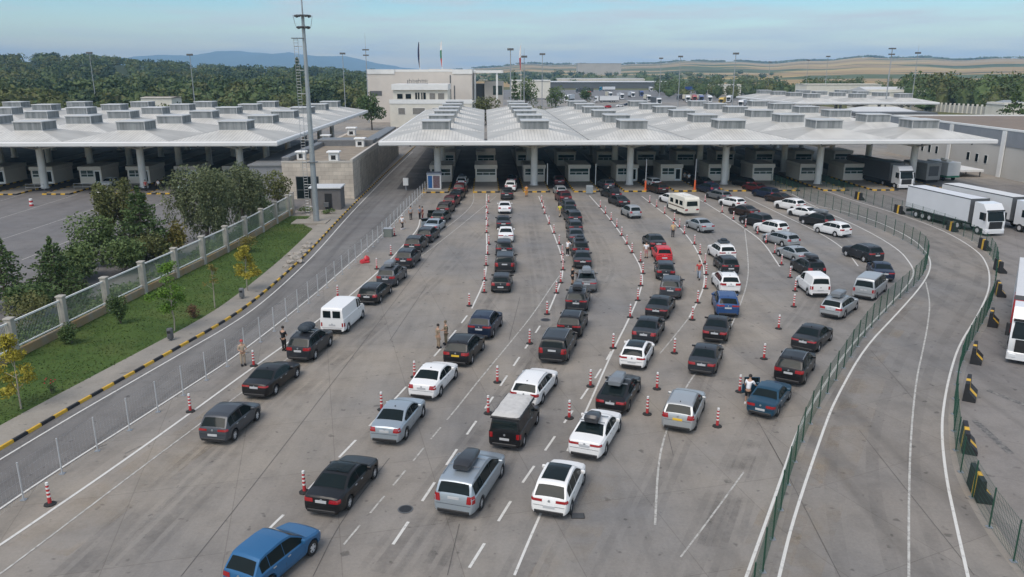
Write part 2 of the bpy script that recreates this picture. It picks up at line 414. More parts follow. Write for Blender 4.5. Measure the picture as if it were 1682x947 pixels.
for i, (p, q) in enumerate(zip(kp, kp[1:])):
    d = (q - p).normalized(); nrm = Vector((-d.y, d.x)); p2, q2 = p + d * .012, q - d * .012
    w = .16; h = .17
    vs = [(p2 + nrm*w).to_3d(), (p2).to_3d(), (q2).to_3d(), (q2 + nrm*w).to_3d()]
    top = [((p2 + nrm*w).x, (p2 + nrm*w).y, h), ((p2 + nrm*.03).x, (p2 + nrm*.03).y, h), ((q2 + nrm*.03).x, (q2 + nrm*.03).y, h), ((q2 + nrm*w).x, (q2 + nrm*w).y, h)]
    kk.add(vs + top, [(0,1,5,4),(1,2,6,5),(2,3,7,6),(3,0,4,7),(4,5,6,7)], i % 2)
struct('kerb', kk, [M_yellow, M_blackpaint])

# ------------------------------------------------------------------ painted lines
def line(pts, w=.16, dash=None, m=None, z=.017, world=False):
    w *= .78
    p = smooth_line(pts if world else pix(pts), 2); mb = MB()
    if not dash: band(mb, resample(p, .6), -w/2, w/2, z)
    else:
        q = resample(p, .25); on, off = dash; k = int((on + off) / .25); j = int(on / .25)
        for i in range(0, len(q) - j, k): band(mb, q[i:i+j+1], -w/2, w/2, z)
    return struct('lane_marking', mb, m or M_line)
line([p for p in offset(KERB, .75) if p.y < 200], .15, world=True, z=.022)
line(offset(WLX, -.12), .15, world=True, z=.022)
line([(-40,920),(0,896),(228,740),(418,601.5),(482,556.5),(577,484),(628,440.5),(663,402),(687,376),(690,360)], .19)
line([(-30,962),(0,944),(220.5,776.7),(314,707),(383,655),(405,639),(480,583)], .12, m=M_worn)
line([(640,460),(703,412.6),(757,370),(815.4,321.7)], .12, m=M_worn)
line([(690,404),(729,377),(770,344.5),(780,327),(775,306)], .12, m=M_worn)
line([(767.5,518),(745.5,547),(717,581),(672,630),(624,682),(560,748),(475,837),(441,869),(370,945)], .17, dash=(2.0, 1.75))
line([(799,318),(798.6,360),(800,434),(795,464),(775,506.4)], .17)
line([(920,452),(910,464),(875,517),(841,559),(787,624),(749,672)], .12, m=M_worn)
line([(749,672),(707,722),(674,763),(618,831),(560,900),(522,945)], .12, dash=(1.5, 1.0), m=M_worn)
line([(884.8,322),(901.7,364.5),(915,398),(923.7,423.6),(925,444),(921,464),(901.7,510)], .17)
line([(887,535),(866.6,566.6),(840,606),(807,656.6),(767.7,712),(719.7,784),(655,880.6),(606,952)], .17, dash=(1.75, 1.75))
line([(968,321),(998,354),(1023,388),(1043.6,422),(1053,440),(1056,462),(1048,490),(1030,530),(1015,559),(1000,590.7)], .17)
line([(1000,590.7),(964,672),(931,743)], .15)
line([(889,842),(870,885),(845,945)], .14)
line([(1004,577),(987,607),(963,642.6),(930,689.5),(894.5,741.5),(855,797),(815,862),(760,950)], .16, dash=(1.75, 1.75))
line([(1054,322),(1092,351),(1116.6,373),(1140,401.6),(1154,432),(1158,455),(1154,480),(1131.8,521.6)], .17)
line([(1131.8,521.6),(1108,552),(1083.6,581)], .12, m=M_worn)
line([(1223,374.6),(1229.8,432),(1228,464),(1214.6,504.7),(1190,560),(1142,611),(1113,660),(1094,708),(1081,758),(1076,862)], .13, m=M_worn)
line([(1135,320),(1157,332),(1187.6,351),(1224.7,376),(1253.5,396.6),(1277,432),(1281,438)], .17)
line([(1223.6,323),(1284.5,352.6),(1352,384.7),(1391,411.8),(1409.5,437)], .17)
line([(1300,318),(1343.6,342.5),(1412,372),(1475.5,408),(1498,435.8),(1502,450),(1490,470),(1440,522),(1395,570),(1350,637),(1310,705),(1283,787),(1225,950)], .17)
line([(1046,322),(1000,320)], .12, m=M_worn)
line([(1118,915),(1160,860),(1222,775)], .10, m=M_worn)
line([(910,306),(925,330),(945,345)], .12, m=M_worn)
# lorry road
line([(1280,330),(1360,340),(1437,361),(1500,392),(1523.6,415.5),(1530.5,437),(1515.5,468),(1470,519),(1419,572),(1371,658),(1352,707),(1303.8,849),(1279.7,946.5),(1272,985)], .17, z=.021)
line([(1520.5,463),(1528,496),(1524,534),(1515.5,577),(1505,623),(1496.5,707),(1492.7,808),(1492.7,945),(1493,990)], .13, z=.021, m=M_worn)
line([(1346,309),(1387,324.7),(1470,349.6),(1526,368.6),(1572,390),(1610,415.5),(1622,436),(1625.8,453),(1624.5,478),(1605,520),(1576,564.5),(1561,610),(1551,658),(1546,707),(1553.5,783),(1571,864),(1589,943),(1598,985)], .17, z=.021)
# left yard
for pts in ([(0,358.6),(126.7,319)], [(0,394),(157,342)], [(35.5,427),(154.6,379)], [(251,340),(285,323)], [(0,330),(40,318)]): line(pts, .16, z=.022, m=M_worn)
# joints cut in the concrete
for pts in ([(297,947),(420,793),(614,540),(667,470),(722,398)], [(514,947),(560,854),(640,752)], [(735,945),(755,859)], [(836,559),(854,488)], [(1241,685),(1279,751),(1320,831),(1381,950)], [(1096,707),(1106,748)], [(640,560),(700,470)], [(1262,722),(1290,772)]):
    line(pts, .035, m=M_joint, z=.0165)
for pts in ([(1411.6,707),(1490,806),(1579,917),(1600,945)], [(1430,575),(1500,655)]): line(pts, .035, m=M_joint, z=.0205)
# tyre smears where lorries turn and cars crawl
M_smear = paint_mat('tyre_smear', (.10, .097, .093), .46)
for pts in ([(1640,560),(1682,600)], [(1620,640),(1690,668)], [(1600,690),(1660,745)], [(1655,500),(1690,520)]): line(pts, .5, m=M_smear, z=.0175)
for pts in ([(205,745),(232,732)], [(140,742),(175,730)]): line(pts, .08, m=M_smear, z=.0175)

# tyre tracks, oil drips and dust along the lanes
QP = [[(330,1060),(413,966),(562,800),(700,610),(823,478),(829,396),(831,340),(840,305)], [(60,1000),(230,840),(362,722),(499,589),(608,497),(668,439),(711,381),(740,340),(757,303)], [(640,1010),(757,832),(836,729),(936,551),(963,477),(953,420),(940,357),(921,318)],
 [(830,1000),(912,838),(968,742),(1040,602),(1080,520),(1093,457),(1085,415),(1041,358),(1009,325)], [(985,1000),(1050,850),(1110,720),(1154,610),(1193,516),(1196,463),(1185,415),(1150,370),(1107,332),(1086,316)], [(1130,960),(1200,790),(1254,678),(1297,627),(1324,574),(1369,520),(1421,490),(1447,457),(1430,430),(1380,388),(1308,346),(1249,316)],
 [(1300,540),(1341,486),(1335,455),(1294,404),(1233,356),(1188,327)], [(200,930),(430,700),(620,540),(735,440),(790,380)], [(620,940),(900,560),(985,470),(1000,430),(975,380),(950,340)], [(1180,900),(1240,720),(1300,600),(1380,500)], [(730,930),(880,640),(900,520),(880,420),(868,350)]]
for q_ in QP:
    c_ = smooth_line(pix(q_), 2); mb = MB(); rs_ = resample(c_, .8)
    for o_ in (-.72, .72): band(mb, rs_, o_ - .16, o_ + .16, .0135)
    struct('tyre_marks', mb, M_track); mb = MB(); band(mb, rs_, -.32, .32, .0130); struct('oil_stain', mb, M_oil)
for q_, w_ in (([(60,905),(250,770),(430,640),(560,520)], 1.5), ([(1240,960),(1310,790),(1400,620),(1500,490)], 1.0), ([(1300,960),(1375,760),(1440,600)], .9), ([(900,960),(960,860),(1010,780)], .9)):
    mb = MB(); band(mb, resample(smooth_line(pix(q_), 2), .8), -w_, w_, .0128 if q_[0][0] < 1290 else .0165); struct('dust_stain', mb, M_dust)
for o_ in (-3.2, -1.6, 2.0, 3.6):
    mb = MB(); mid_ = [(a + b) / 2 for a, b in zip(resample([p for p in KERB if p.y < 200], 2.0), resample([p for p in WLX if p.y < 200], 2.0))]; band(mb, offset(mid_, o_), -.35, .35, .0165); struct('tyre_marks', mb, M_track)
cl_ = [(a + b) / 2 for a, b in zip(resample(F1, 2.0), resample(F2, 2.0))]
for o_ in (-2.2, -.3, 1.6):
    mb = MB(); band(mb, offset(smooth_line(cl_, 1), o_), -.3, .3, .0168); struct('tyre_marks', mb, M_track)
# drain covers
def disc_cover(px, py, r, lab):
    m = MB(); m.lathe([(r*.98, 0), (r*.98, .012), (r*.86, .014)], 24); m.lathe([(r*.80, .0), (r*.80, .017)], 24, mi=1)
    o = m.build('manhole_cover', [M_darkgrey, M_black], loc=P(px, py, .014)); tag(o, lab, 'manhole cover')
disc_cover(666, 836, .36, 'round dark manhole cover between the black saloon and the silver grey minivan')
disc_cover(896, 525, .42, 'round manhole cover by the striped post beside the boxy black suv')
gr = MB(); gr.bev(-.3, .3, -.22, .22, 0, .02, .005)
for i in range(6): gr.bx(-.26, .26, -.18 + i*.065, -.15 + i*.065, .021, .026, 1)
o = gr.build('drain_grate', [M_black, M_darkgrey], loc=P(949, 847, .014)); tag(o, 'square black drain grate behind the white compact suv', 'drain grate')
# ------------------------------------------------------------------ canopies over the booths
YAW = R(1.9)      # the buildings run a little left of straight ahead
DEP = Vector((-math.sin(YAW), math.cos(YAW))); ACR = Vector((math.cos(YAW), math.sin(YAW)))
MOD = 16.25
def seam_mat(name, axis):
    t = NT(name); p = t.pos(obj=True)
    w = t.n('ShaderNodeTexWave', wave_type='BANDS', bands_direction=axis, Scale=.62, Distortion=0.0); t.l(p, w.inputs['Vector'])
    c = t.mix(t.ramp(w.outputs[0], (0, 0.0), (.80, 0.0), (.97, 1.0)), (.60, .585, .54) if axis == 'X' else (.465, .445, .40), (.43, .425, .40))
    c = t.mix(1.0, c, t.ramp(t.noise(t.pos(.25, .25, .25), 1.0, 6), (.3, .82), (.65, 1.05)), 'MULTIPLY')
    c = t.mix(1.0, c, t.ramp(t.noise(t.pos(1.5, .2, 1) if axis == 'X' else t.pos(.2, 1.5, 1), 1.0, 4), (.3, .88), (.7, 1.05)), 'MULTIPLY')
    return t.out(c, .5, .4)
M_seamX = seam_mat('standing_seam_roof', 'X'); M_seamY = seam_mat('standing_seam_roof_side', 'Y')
M_fascia = pm('canopy_fascia', (.68, .68, .67), .5, var=.05, scale=.3)
M_soffit = pm('canopy_soffit', (.06, .06, .062), .7)  # soffit colour kept dark to deepen the shade beneath
M_column = pm('column_paint', (.74, .73, .70), .6, var=.08, scale=.5)
t = NT('louvre_metal'); p = t.pos(obj=True)
lc = t.mix(t.ramp(t.noise(t.pos(1.7, 1.7, .12, 0), 1.0, 4, .6), (.35, 0.0), (.62, 1.0)), (.155, .17, .175), (.30, .315, .32))
M_louvre = t.out(lc, .45, .5)
M_lanttop = pm('lantern_top', (.46, .47, .47), .5, var=.06)

def canopy(label, ox, oy, ncol, nrow, wide_gap=None, gaps=True):
    rt = thing('booth_canopy', label, 'canopy', (ox, oy, 0), YAW)
    Z0, Z1, h, lh = 8.32, 9.55, MOD / 2, 2.25
    roof = MB()
    for i in range(ncol):
        for j in range(nrow):
            cx, cy = i * MOD, j * MOD
            gl = .24 if wide_gap is not None and i == wide_gap + 1 else .05; gr_ = .24 if wide_gap is not None and i == wide_gap else .05
            if not i: gl = 0
            if i == ncol - 1: gr_ = 0
            x0, x1, y0, y1 = cx - h + gl, cx + h - gr_, cy - h, cy + h
            a, b, c, d = (x0,y0,Z0), (x1,y0,Z0), (x1,y1,Z0), (x0,y1,Z0); e, f, g_, k = (cx-lh,cy-lh,Z1), (cx+lh,cy-lh,Z1), (cx+lh,cy+lh,Z1), (cx-lh,cy+lh,Z1)
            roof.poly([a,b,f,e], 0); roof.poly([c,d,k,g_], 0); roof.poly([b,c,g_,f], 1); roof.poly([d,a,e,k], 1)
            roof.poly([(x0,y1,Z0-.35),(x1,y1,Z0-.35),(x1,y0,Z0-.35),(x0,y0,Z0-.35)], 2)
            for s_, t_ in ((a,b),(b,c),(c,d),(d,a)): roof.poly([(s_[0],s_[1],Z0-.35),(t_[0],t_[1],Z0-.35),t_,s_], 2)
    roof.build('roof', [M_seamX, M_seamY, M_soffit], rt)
    X0, X1, Y0, Y1 = -h, (ncol-1)*MOD + h, -h, (nrow-1)*MOD + h
    fa = MB(); prof = [(0,7.52),(-.30,7.52),(-.44,7.66),(-.46,8.12),(-.36,8.26),(0,8.30)]
    n = len(prof)
    ring = []
    for (cx, sx), (cy, sy) in (((X0,-1),(Y0,-1)), ((X1,1),(Y0,-1)), ((X1,1),(Y1,1)), ((X0,-1),(Y1,1))):
        ring.append([(cx - sx * q, cy - sy * q, z) for q, z in prof])
    vs = sum(ring, [])
    fa.add(vs, [(k*n+i, ((k+1)%4)*n+i, ((k+1)%4)*n+i+1, k*n+i+1) for k in range(4) for i in range(n-1)])
    fa.build('fascia', M_fascia, rt, fix=True)
    # gutter outlets along the front edge
    go = MB(); go.cyl((0, Y0 - .30, 7.62), (0, Y0 - .30, 7.40), .16, .12, 8); go_me = go.mesh('gutter_outlet', M_darkgrey)
    for i in range(ncol*2): link('gutter_outlet', go_me, rt, (X0 + (i + .55) * MOD/2, 0, 0))
    # lanterns
    lm = MB(); lm.bx(-2.2, 2.2, -2.2, 2.2, 9.50, 10.86)
    for i in range(22):
        q = -2.12 + i * .2
        for sg in (-1, 1):
            lm.bx(q, q+.05, sg*2.2-.03, sg*2.2+.03, 9.52, 10.84); lm.bx(sg*2.2-.03, sg*2.2+.03, q, q+.05, 9.52, 10.84)
    lm_me = lm.mesh('roof_lantern', M_louvre)
    lt = MB(); lt.bev(-2.36, 2.36, -2.36, 2.36, 10.86, 11.02, .04); lt_me = lt.mesh('lantern_cap', M_lanttop)
    fr = MB()
    for sx in (-1, 1):
        for sy in (-1, 1): fr.bx(*sorted((sx*2.16, sx*2.26)), *sorted((sy*2.16, sy*2.26)), 9.50, 10.86)
    fr.bx(-2.27, 2.27, -2.27, 2.27, 9.46, 9.62); fr_me = fr.mesh('lantern_frame', M_lanttop)
    for i in range(ncol):
        for j in range(nrow):
            l = link('roof_lantern', lm_me, rt, (i*MOD, j*MOD, 0)); link('lantern_cap', lt_me, l); link('lantern_frame', fr_me, l)
    # columns with their spreading arms
    cm = MB(); cm.lathe([(.74, 0), (.74, .25), (.60, .30), (.57, 4.5), (.55, 7.1), (.55, 8.0)], 20); c_me = cm.mesh('column', M_column, True, 40)
    ar = MB()
    for sx, sy in ((1,0),(-1,0),(0,1),(0,-1)):
        pts = [(0.3, 6.45), (2.0, 6.75), (4.0, 7.15), (6.2, 7.6), (7.6, 7.95)]
        for (r0, z0), (r1, z1) in zip(pts, pts[1:]): ar.cyl((sx*r0, sy*r0, z0), (sx*r1, sy*r1, z1), .17, .15, 6, caps=False)
    a_me = ar.mesh('roof_arm', M_column, True, 50)
    for i in range(ncol):
        for j in range(nrow):
            c_ = link('column', c_me, rt, (i*MOD, j*MOD, 0)); link('roof_arm', a_me, c_)
    return rt
M_lane_shade = concrete_mat('booth_lane_shade', (.075, .072, .07), (.055, .053, .052), stain=.7, joint=False)  # floor colour darkened to paint in shade under the canopies, plus streaks and stains
RX, RY = -12.5, 132.6
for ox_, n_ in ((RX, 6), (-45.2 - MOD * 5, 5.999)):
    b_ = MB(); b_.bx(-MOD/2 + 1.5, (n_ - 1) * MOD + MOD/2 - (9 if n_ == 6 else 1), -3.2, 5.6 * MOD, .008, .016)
    o_ = struct('lane_shade_sheet', b_, M_lane_shade); o_.location = (ox_, RY - (.033 * MOD * 7 if n_ != 6 else 0), 0); o_.rotation_euler = (0, 0, YAW)
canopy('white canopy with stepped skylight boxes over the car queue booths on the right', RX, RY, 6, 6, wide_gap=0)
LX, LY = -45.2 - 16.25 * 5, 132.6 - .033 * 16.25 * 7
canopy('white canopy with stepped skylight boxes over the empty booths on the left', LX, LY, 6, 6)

# ------------------------------------------------------------------ booth islands and booths
M_booth = pm('booth_panel', (.72, .66, .58), .6, var=.06, scale=.8)
M_boothtop = pm('booth_roof_band', (.60, .55, .48), .6, var=.06)
M_frame = pm('white_window_frame', (.78, .80, .79), .5)
def loc2(ox, oy, u, w): 
    q = Vector((ox, oy)) + ACR * u + DEP * w; return (q.x, q.y, 0)
def island(ox, oy, u, w0=-7.6, w1=60, hw=2.15):
    o = MB(); o.bev(-hw + .2, hw - .2, w0 + .25, w1, 0, .16, .02); 
    ob = struct('traffic_island', o, M_pave); ob.location = loc2(ox, oy, u, 0); ob.rotation_euler = (0, 0, YAW)
    k = MB(); n = 6; e = 2 * hw / n
    for i in range(n): k.bev(-hw + i*e + .01, -hw + (i+1)*e - .01, w0, w0 + .26, 0, .21, .03, i % 2)
    for sg in (-1, 1):
        for i in range(16): k.bev(*sorted((sg*hw, sg*(hw-.19))), w0 + .28 + i*1.0, w0 + 1.26 + i*1.0, 0, .21, .03, (i+1) % 2)
    kb_ = struct('kerb', k, [M_yellow, M_blackpaint]); kb_.location = loc2(ox, oy, u, 0); kb_.rotation_euler = (0, 0, YAW)
def booth_proto(door):
    t = thing('inspection_booth', 'x', 'booth', (0, 0, 0), YAW, 'booths under the canopies')
    w, dp, h = 1.86, 6.5, 3.08
    b = MB(); y0 = 0; gw = w - .18
    b.bx(-w, w, 0, dp, .16, 1.25); b.bx(-w, -gw, 0.001, dp, 1.25, 2.45); b.bx(gw, w, 0.001, dp, 1.25, 2.45); b.bx(-gw, gw, .30, dp - .1, 1.25, 2.45)
    b.build('wall', M_booth, t)
    r_ = MB(); r_.bev(-w - .12, w + .12, -.28, dp + .2, 2.45, h, .04); r_.build('roof', M_boothtop, t)
    f = MB(); g_ = MB()
    xr = gw if not door else gw - 1.15
    lo = -gw if not door else -gw
    g_.bx(lo, xr, .055, .075, 1.27, 2.43)
    f.bx(lo, xr, .03, .10, 1.72, 1.80)
    for z in (1.26, 2.37): f.bx(lo, xr, .02, .11, z, z + .07)
    k = 3 if not door else 2
    for i in range(k + 1): x = lo + (xr - lo - .07) * i / k; f.bx(x, x + .07, .025, .105, 1.26, 1.78 if 0 < i < k and not door else 2.42)
    wf = f.build('window_frame', M_frame, t); g_.build('window_pane', M_gglass, wf)
    if door:
        d = MB(); d.bx(xr + .12, gw, -.02, .04, .2, 2.42); dd = d.build('door', M_frame, t); q = MB(); q.bx(xr + .26, gw - .16, -.03, -.022, .5, 2.2); q.build('door_pane', M_glass, dd)
    return t
bp = [booth_proto(False), booth_proto(True)]; used = [0, 0]
def booth(ox, oy, u, w, door, lab):
    i = 1 if door else 0; L_ = loc2(ox, oy, u, w)
    if not used[i]:
        used[i] = 1; bp[i].location = L_; bp[i]['label'] = lab; return bp[i]
    return dup(bp[i], L_, YAW, lab)
ORD = ['first', 'second', 'third', 'fourth', 'fifth', 'sixth', 'seventh', 'eighth', 'ninth', 'tenth', 'eleventh', 'twelfth']
for k in range(11):
    u = k * MOD / 2
    island(RX, RY, u, w1=62)
    booth(RX, RY, u + (.3 if k % 2 == 0 else 0), 4.2, k in (4, 5), f'{ORD[k]} beige booth from the blue cabin, front row, right canopy')
    booth(RX, RY, u, 27, False, f'{ORD[k]} booth from the service road, shaded second row, right canopy')
for k in range(8):
    u = (k + 3.5) * MOD / 2 + 1.6
    island(LX, LY, u, w1=62)
    booth(LX, LY, u, 4.2, True, f'{ORD[7-k]} beige booth from the stone clad building, under the left canopy')

# tall lane poles with orange bases
for px, py, lab in ((1060, 312, 'tall grey lane pole with orange base left of the brown suv'), (1141, 311, 'tall grey lane pole with orange base beside the shaded dark cars'), (899, 303, 'white lane pole left of the silver hatchback at the kerb'), (978, 303, 'white lane pole right of the silver hatchback at the kerb')):
    t = thing('lane_pole', lab, 'pole', P(px, py, .16), group='poles between the booth lanes'); a = MB(); a.cyl((0,0,0), (0,0,5.0 if py > 310 else 3.6), .09, .08, 10); a.build('pole', M_greypaint if py > 310 else M_white, t, True)
    if py > 310: b = MB(); b.lathe([(.24, 0), (.24, .1), (.16, .14), (.15, 1.55)], 12); b.build('base', M_orange, t, True)

# small grey-blue steel crate by the kerb and the blue and white cabin
c = thing('steel_crate', 'pale steel crate standing on the kerb island of the middle booth', 'crate', P(968, 318, .0)); 
a = MB(); a.bev(-.55, .55, -.5, .5, .12, 1.35, .04); a.build('body', pm('crate_steel', (.35,.38,.40), .4, metal=.5, var=.15), c); a = MB()
for x in (-.48, .40):
    for y in (-.42, .36): a.bx(x, x+.08, y, y+.08, 0, .12)
a.build('leg', M_darkgrey, c)
c = thing('portable_cabin', 'small white cabin with blue and red posters at the end of the white fence', 'cabin', P(714, 309.5, .12), YAW)
a = MB(); a.bev(-1.15, 1.15, -1.0, 1.0, 0, 2.45, .05); a.build('wall', M_white, c); a = MB(); a.bev(-1.25, 1.25, -1.1, 1.1, 2.46, 2.68, .05); a.build('roof', pm('cabin_roof', (.28,.31,.37), .5), c)
a = MB(); a.bx(-.98, -.30, -1.03, -1.008, .25, 2.25); a.build('blue_poster', pm('blue_poster_ink', (.02,.12,.33), .5, var=.2, scale=3), c)
a = MB(); a.bx(-.16, .92, -1.03, -1.008, .25, 2.25); a.build('red_poster', pm('red_poster_ink', (.30,.12,.09), .5, var=.5, scale=4, tint=(.18,.16,.20)), c)
c = thing('cabinet', 'white switch cabinet on a post at the top of the white fence', 'cabinet', P(667, 312, .01)); a = MB(); a.bev(-.42, .42, -.3, .3, .8, 2.0, .04); a.build('box', M_white, c); a = MB(); a.cyl((0,0,0),(0,0,.8),.09,n=8); a.build('post', M_greypaint, c)

# ------------------------------------------------------------------ stone clad office beside the road
t = NT('stone_cladding'); br = t.n('ShaderNodeTexBrick', Scale=1.0, offset=.5); br.inputs['Brick Width'].default_value = 1.2; br.inputs['Row Height'].default_value = .6; br.inputs['Mortar Size'].default_value = .012
br.inputs['Color1'].default_value = (.56,.50,.42,1); br.inputs['Color2'].default_value = (.44,.39,.33,1); br.inputs['Mortar'].default_value = (.25,.22,.19,1); br.inputs['Bias'].default_value = -.2
g_ = t.n('ShaderNodeTexCoord'); mp = t.n('ShaderNodeMapping'); mp.inputs['Rotation'].default_value = (R(90), 0, 0)
sx = t.n('ShaderNodeSeparateXYZ'); t.l(g_.outputs['Object'], sx.inputs[0]); ad = t.n('ShaderNodeMath', operation='ADD'); t.l(sx.outputs[0], ad.inputs[0]); t.l(sx.outputs[1], ad.inputs[1])
cb = t.n('ShaderNodeCombineXYZ'); t.l(ad.outputs[0], cb.inputs[0]); t.l(sx.outputs[2], cb.inputs[1]); t.l(cb.outputs[0], br.inputs['Vector'])
sc_ = t.mix(1.0, br.outputs['Color'], t.ramp(t.noise(t.pos(.6,.6,.6), 1.0, 5), (.3, .82), (.7, 1.12)), 'MULTIPLY')
M_stone = t.out(sc_, .75, .3)
M_gravel = pm('roof_gravel', (.255, .215, .165), .95, var=.18, scale=.5, bump=.3, bscale=12)
M_parapet = pm('parapet_metal', (.145, .15, .155), .5, var=.12)
bl = thing('office_building', 'long flat roofed office clad in pale stone beside the service road', 'building', (-24.0, 118.9, 0), YAW)
W_ = 10.6; Hb = 5.55; D_ = 64
a = MB(); a.bx(-W_, 0, 0, D_, 0, Hb); a.build('wall', M_stone, bl)
a = MB(); a.bx(-W_ + .4, -.4, .4, 26, Hb - .01, Hb + .04); a.bx(-W_ + 1.0, -1.2, 31.5, D_ - .4, Hb - .01, Hb + .10); a.build('roof', M_gravel, bl)
a = MB()
a.bx(-.38, .04, -.04, D_, Hb, Hb + .45); a.bx(-W_ - .04, -.38, -.04, .36, Hb, Hb + .22)
cap = a.build('parapet', pm('pale_coping', (.47,.44,.39), .7, var=.1), bl)
a = MB(); a.bev(-W_ - .04, -W_ + 1.1, .4, 27, Hb, Hb + .8, .1); a.bev(-W_ - .04, -.42, 26.5, 31.5, Hb, Hb + 1.15, .12); a.bev(-2.6, -.42, 31.6, D_, Hb, Hb + .9, .1); a.build('roof_parapet', M_parapet, bl)
a = MB(); a.bx(-W_ + 1.95, -W_ + 5.4, -.03, .02, .1, 3.5); wf = a.build('window_frame', M_darkgrey, bl); a = MB()
for i in range(3): a.bx(-W_ + 2.05 + i*1.1, -W_ + 3.05 + i*1.1, -.05, -.034, 1.5, 3.4); a.bx(-W_ + 2.05 + i*1.1, -W_ + 3.05 + i*1.1, -.05, -.034, .2, 1.4)
a.build('window_pane', M_glass, wf)
a = MB()
for i in range(15): a.bx(.005, .05, 7 + i*1.5, 7.16 + i*1.5, .2, Hb - .4)
a.build('wall_fin', pm('dull_fin', (.20,.18,.16), .7), bl)
a = MB(); a.bx(-W_ - 5.2, -W_ - .03, 1.2, 40, 0, 4.9); a.build('side_wing', pm('grey_ribbed_sheet', (.23,.235,.24), .6, var=.1, scale=1.5), bl)
a = MB(); a.bx(-W_ - 5.4, -W_ + .0, 1.0, 40.2, 4.91, 5.15); a.build('side_wing_roof', pm('wing_roof', (.21,.215,.215), .5, var=.1), bl)
for i, (x, y, s_, lab) in enumerate(((-8.4, 3.8, 1.0, 'white cowled roof vent nearest the corner mast on the office roof'), (-3.0, 1.6, 1.15, 'white box vent with a dark opening at the front edge of the office roof'), (-2.6, 25, 1.2, 'white vent box beside the canopy edge on the office roof'), (-10.4, 33.5, 1.1, 'white vent on the far left edge of the office roof'), (-8.2, 50, 1.3, 'tall white roof vent farthest back on the office roof'))):
    v = thing('roof_vent', lab, 'roof vent', loc2(-24.0, 118.9, x, y)[:2] + (Hb + .02,), YAW, 'vents on the office roof')
    a = MB(); a.bev(-.62*s_, .62*s_, -.6*s_, .6*s_, 0, 1.15*s_, .06); a.build('body', M_white, v); a = MB(); a.bev(-.85*s_, .85*s_, -.8*s_, .8*s_, 1.16*s_, 1.36*s_, .08); a.build('cap', M_white, v); a = MB(); a.bx(-.3*s_, .3*s_, -.62*s_, -.605*s_, .3, .95); a.build('opening', M_black, v)
# guard hut beside the mast
hp = P(538, 344, .11); ht = thing('guard_hut', 'grey metal hut with a pale flat roof beside the tall mast', 'hut', hp, R(1.9))
a = MB(); a.bx(-2.15, 1.95, -.2, 3.0, 0, 3.0); a.build('wall', pm('hut_panel', (.135,.128,.125), .6, var=.1, scale=1.2), ht); a = MB(); a.bev(-2.4, 2.1, -.45, 3.2, 3.01, 3.2, .05); a.build('roof', pm('hut_roof', (.55,.57,.58), .5), ht)
a = MB(); a.bx(-.25, .75, -.24, -.21, .15, 2.3); a.build('door', M_black, ht); a = MB(); a.bev(-.35, .35, -.75, -.25, .5, 1.1, .04); a.build('aircon_unit', M_darkgrey, ht)

# ------------------------------------------------------------------ warehouse on the right
wh = thing('warehouse', 'long pale warehouse with a grey band under its flat brown roof', 'warehouse', (89.3, 118, 0), R(-.4))
a = MB(); a.bx(0, 70, -14, 72, 0, 5.6); a.build('wall', pm('warehouse_render', (.50,.485,.45), .8, var=.06, scale=.2), wh)
a = MB(); a.bx(-.12, 70.1, -14.1, 72.1, 5.6, 8.4); a.build('grey_band', pm('grey_cladding', (.235,.25,.27), .5, var=.1, scale=.4), wh)
a = MB(); a.bx(.6, 69.5, -13.5, 71.5, 8.36, 8.46); a.build('roof', pm('brown_roof_felt', (.20,.155,.12), .9, var=.12, scale=.2), wh)
a = MB(); a.bx(-.2, .5, -14.2, 72.2, 8.4, 8.72); a.bx(-.2, 70.2, 71.6, 72.2, 8.4, 8.72); a.build('parapet', M_white, wh)
a = MB()
for y in (8, 26, 44): a = MB(); a.bx(-.35, -.12, y, y + 1.1, 0, 8.3); a.build('pilaster', M_white, wh)
for y in (3, 6, 31, 34, 37, 49, 52, 55, 58):
    fr = MB(); pn = MB(); fr.bx(-.06, .0, y - .06, y + .96, 1.9, 3.5); pn.bx(-.09, -.065, y, y + .9, 1.96, 3.44); w_ = fr.build('window_frame', M_frame, wh); pn.build('window_pane', M_glass, w_)
a = MB()
for x in (-.3, .3):
    a.cyl((-.5, -5 + x, 0), (-.5, -5 + x, 9.3), .04, n=6)
for i in range(24): a.cyl((-.5, -5.3, .4 + i*.37), (-.5, -4.7, .4 + i*.37), .025, n=5)
for i in range(7): a.bx(-1.1, -.5, -5.35, -5.3, 2.6 + i, 2.65 + i); a.bx(-1.1, -.5, -4.7, -4.65, 2.6 + i, 2.65 + i); a.bx(-1.12, -1.08, -5.35, -4.65, 2.6 + i, 2.65 + i)
a.build('ladder', M_steel, wh)
a = MB(); a.bev(-3.6, -.2, 4, 11, 0, 3.1, .1); a.build('annex', pm('annex_grey', (.27,.275,.28), .6, var=.1), wh)

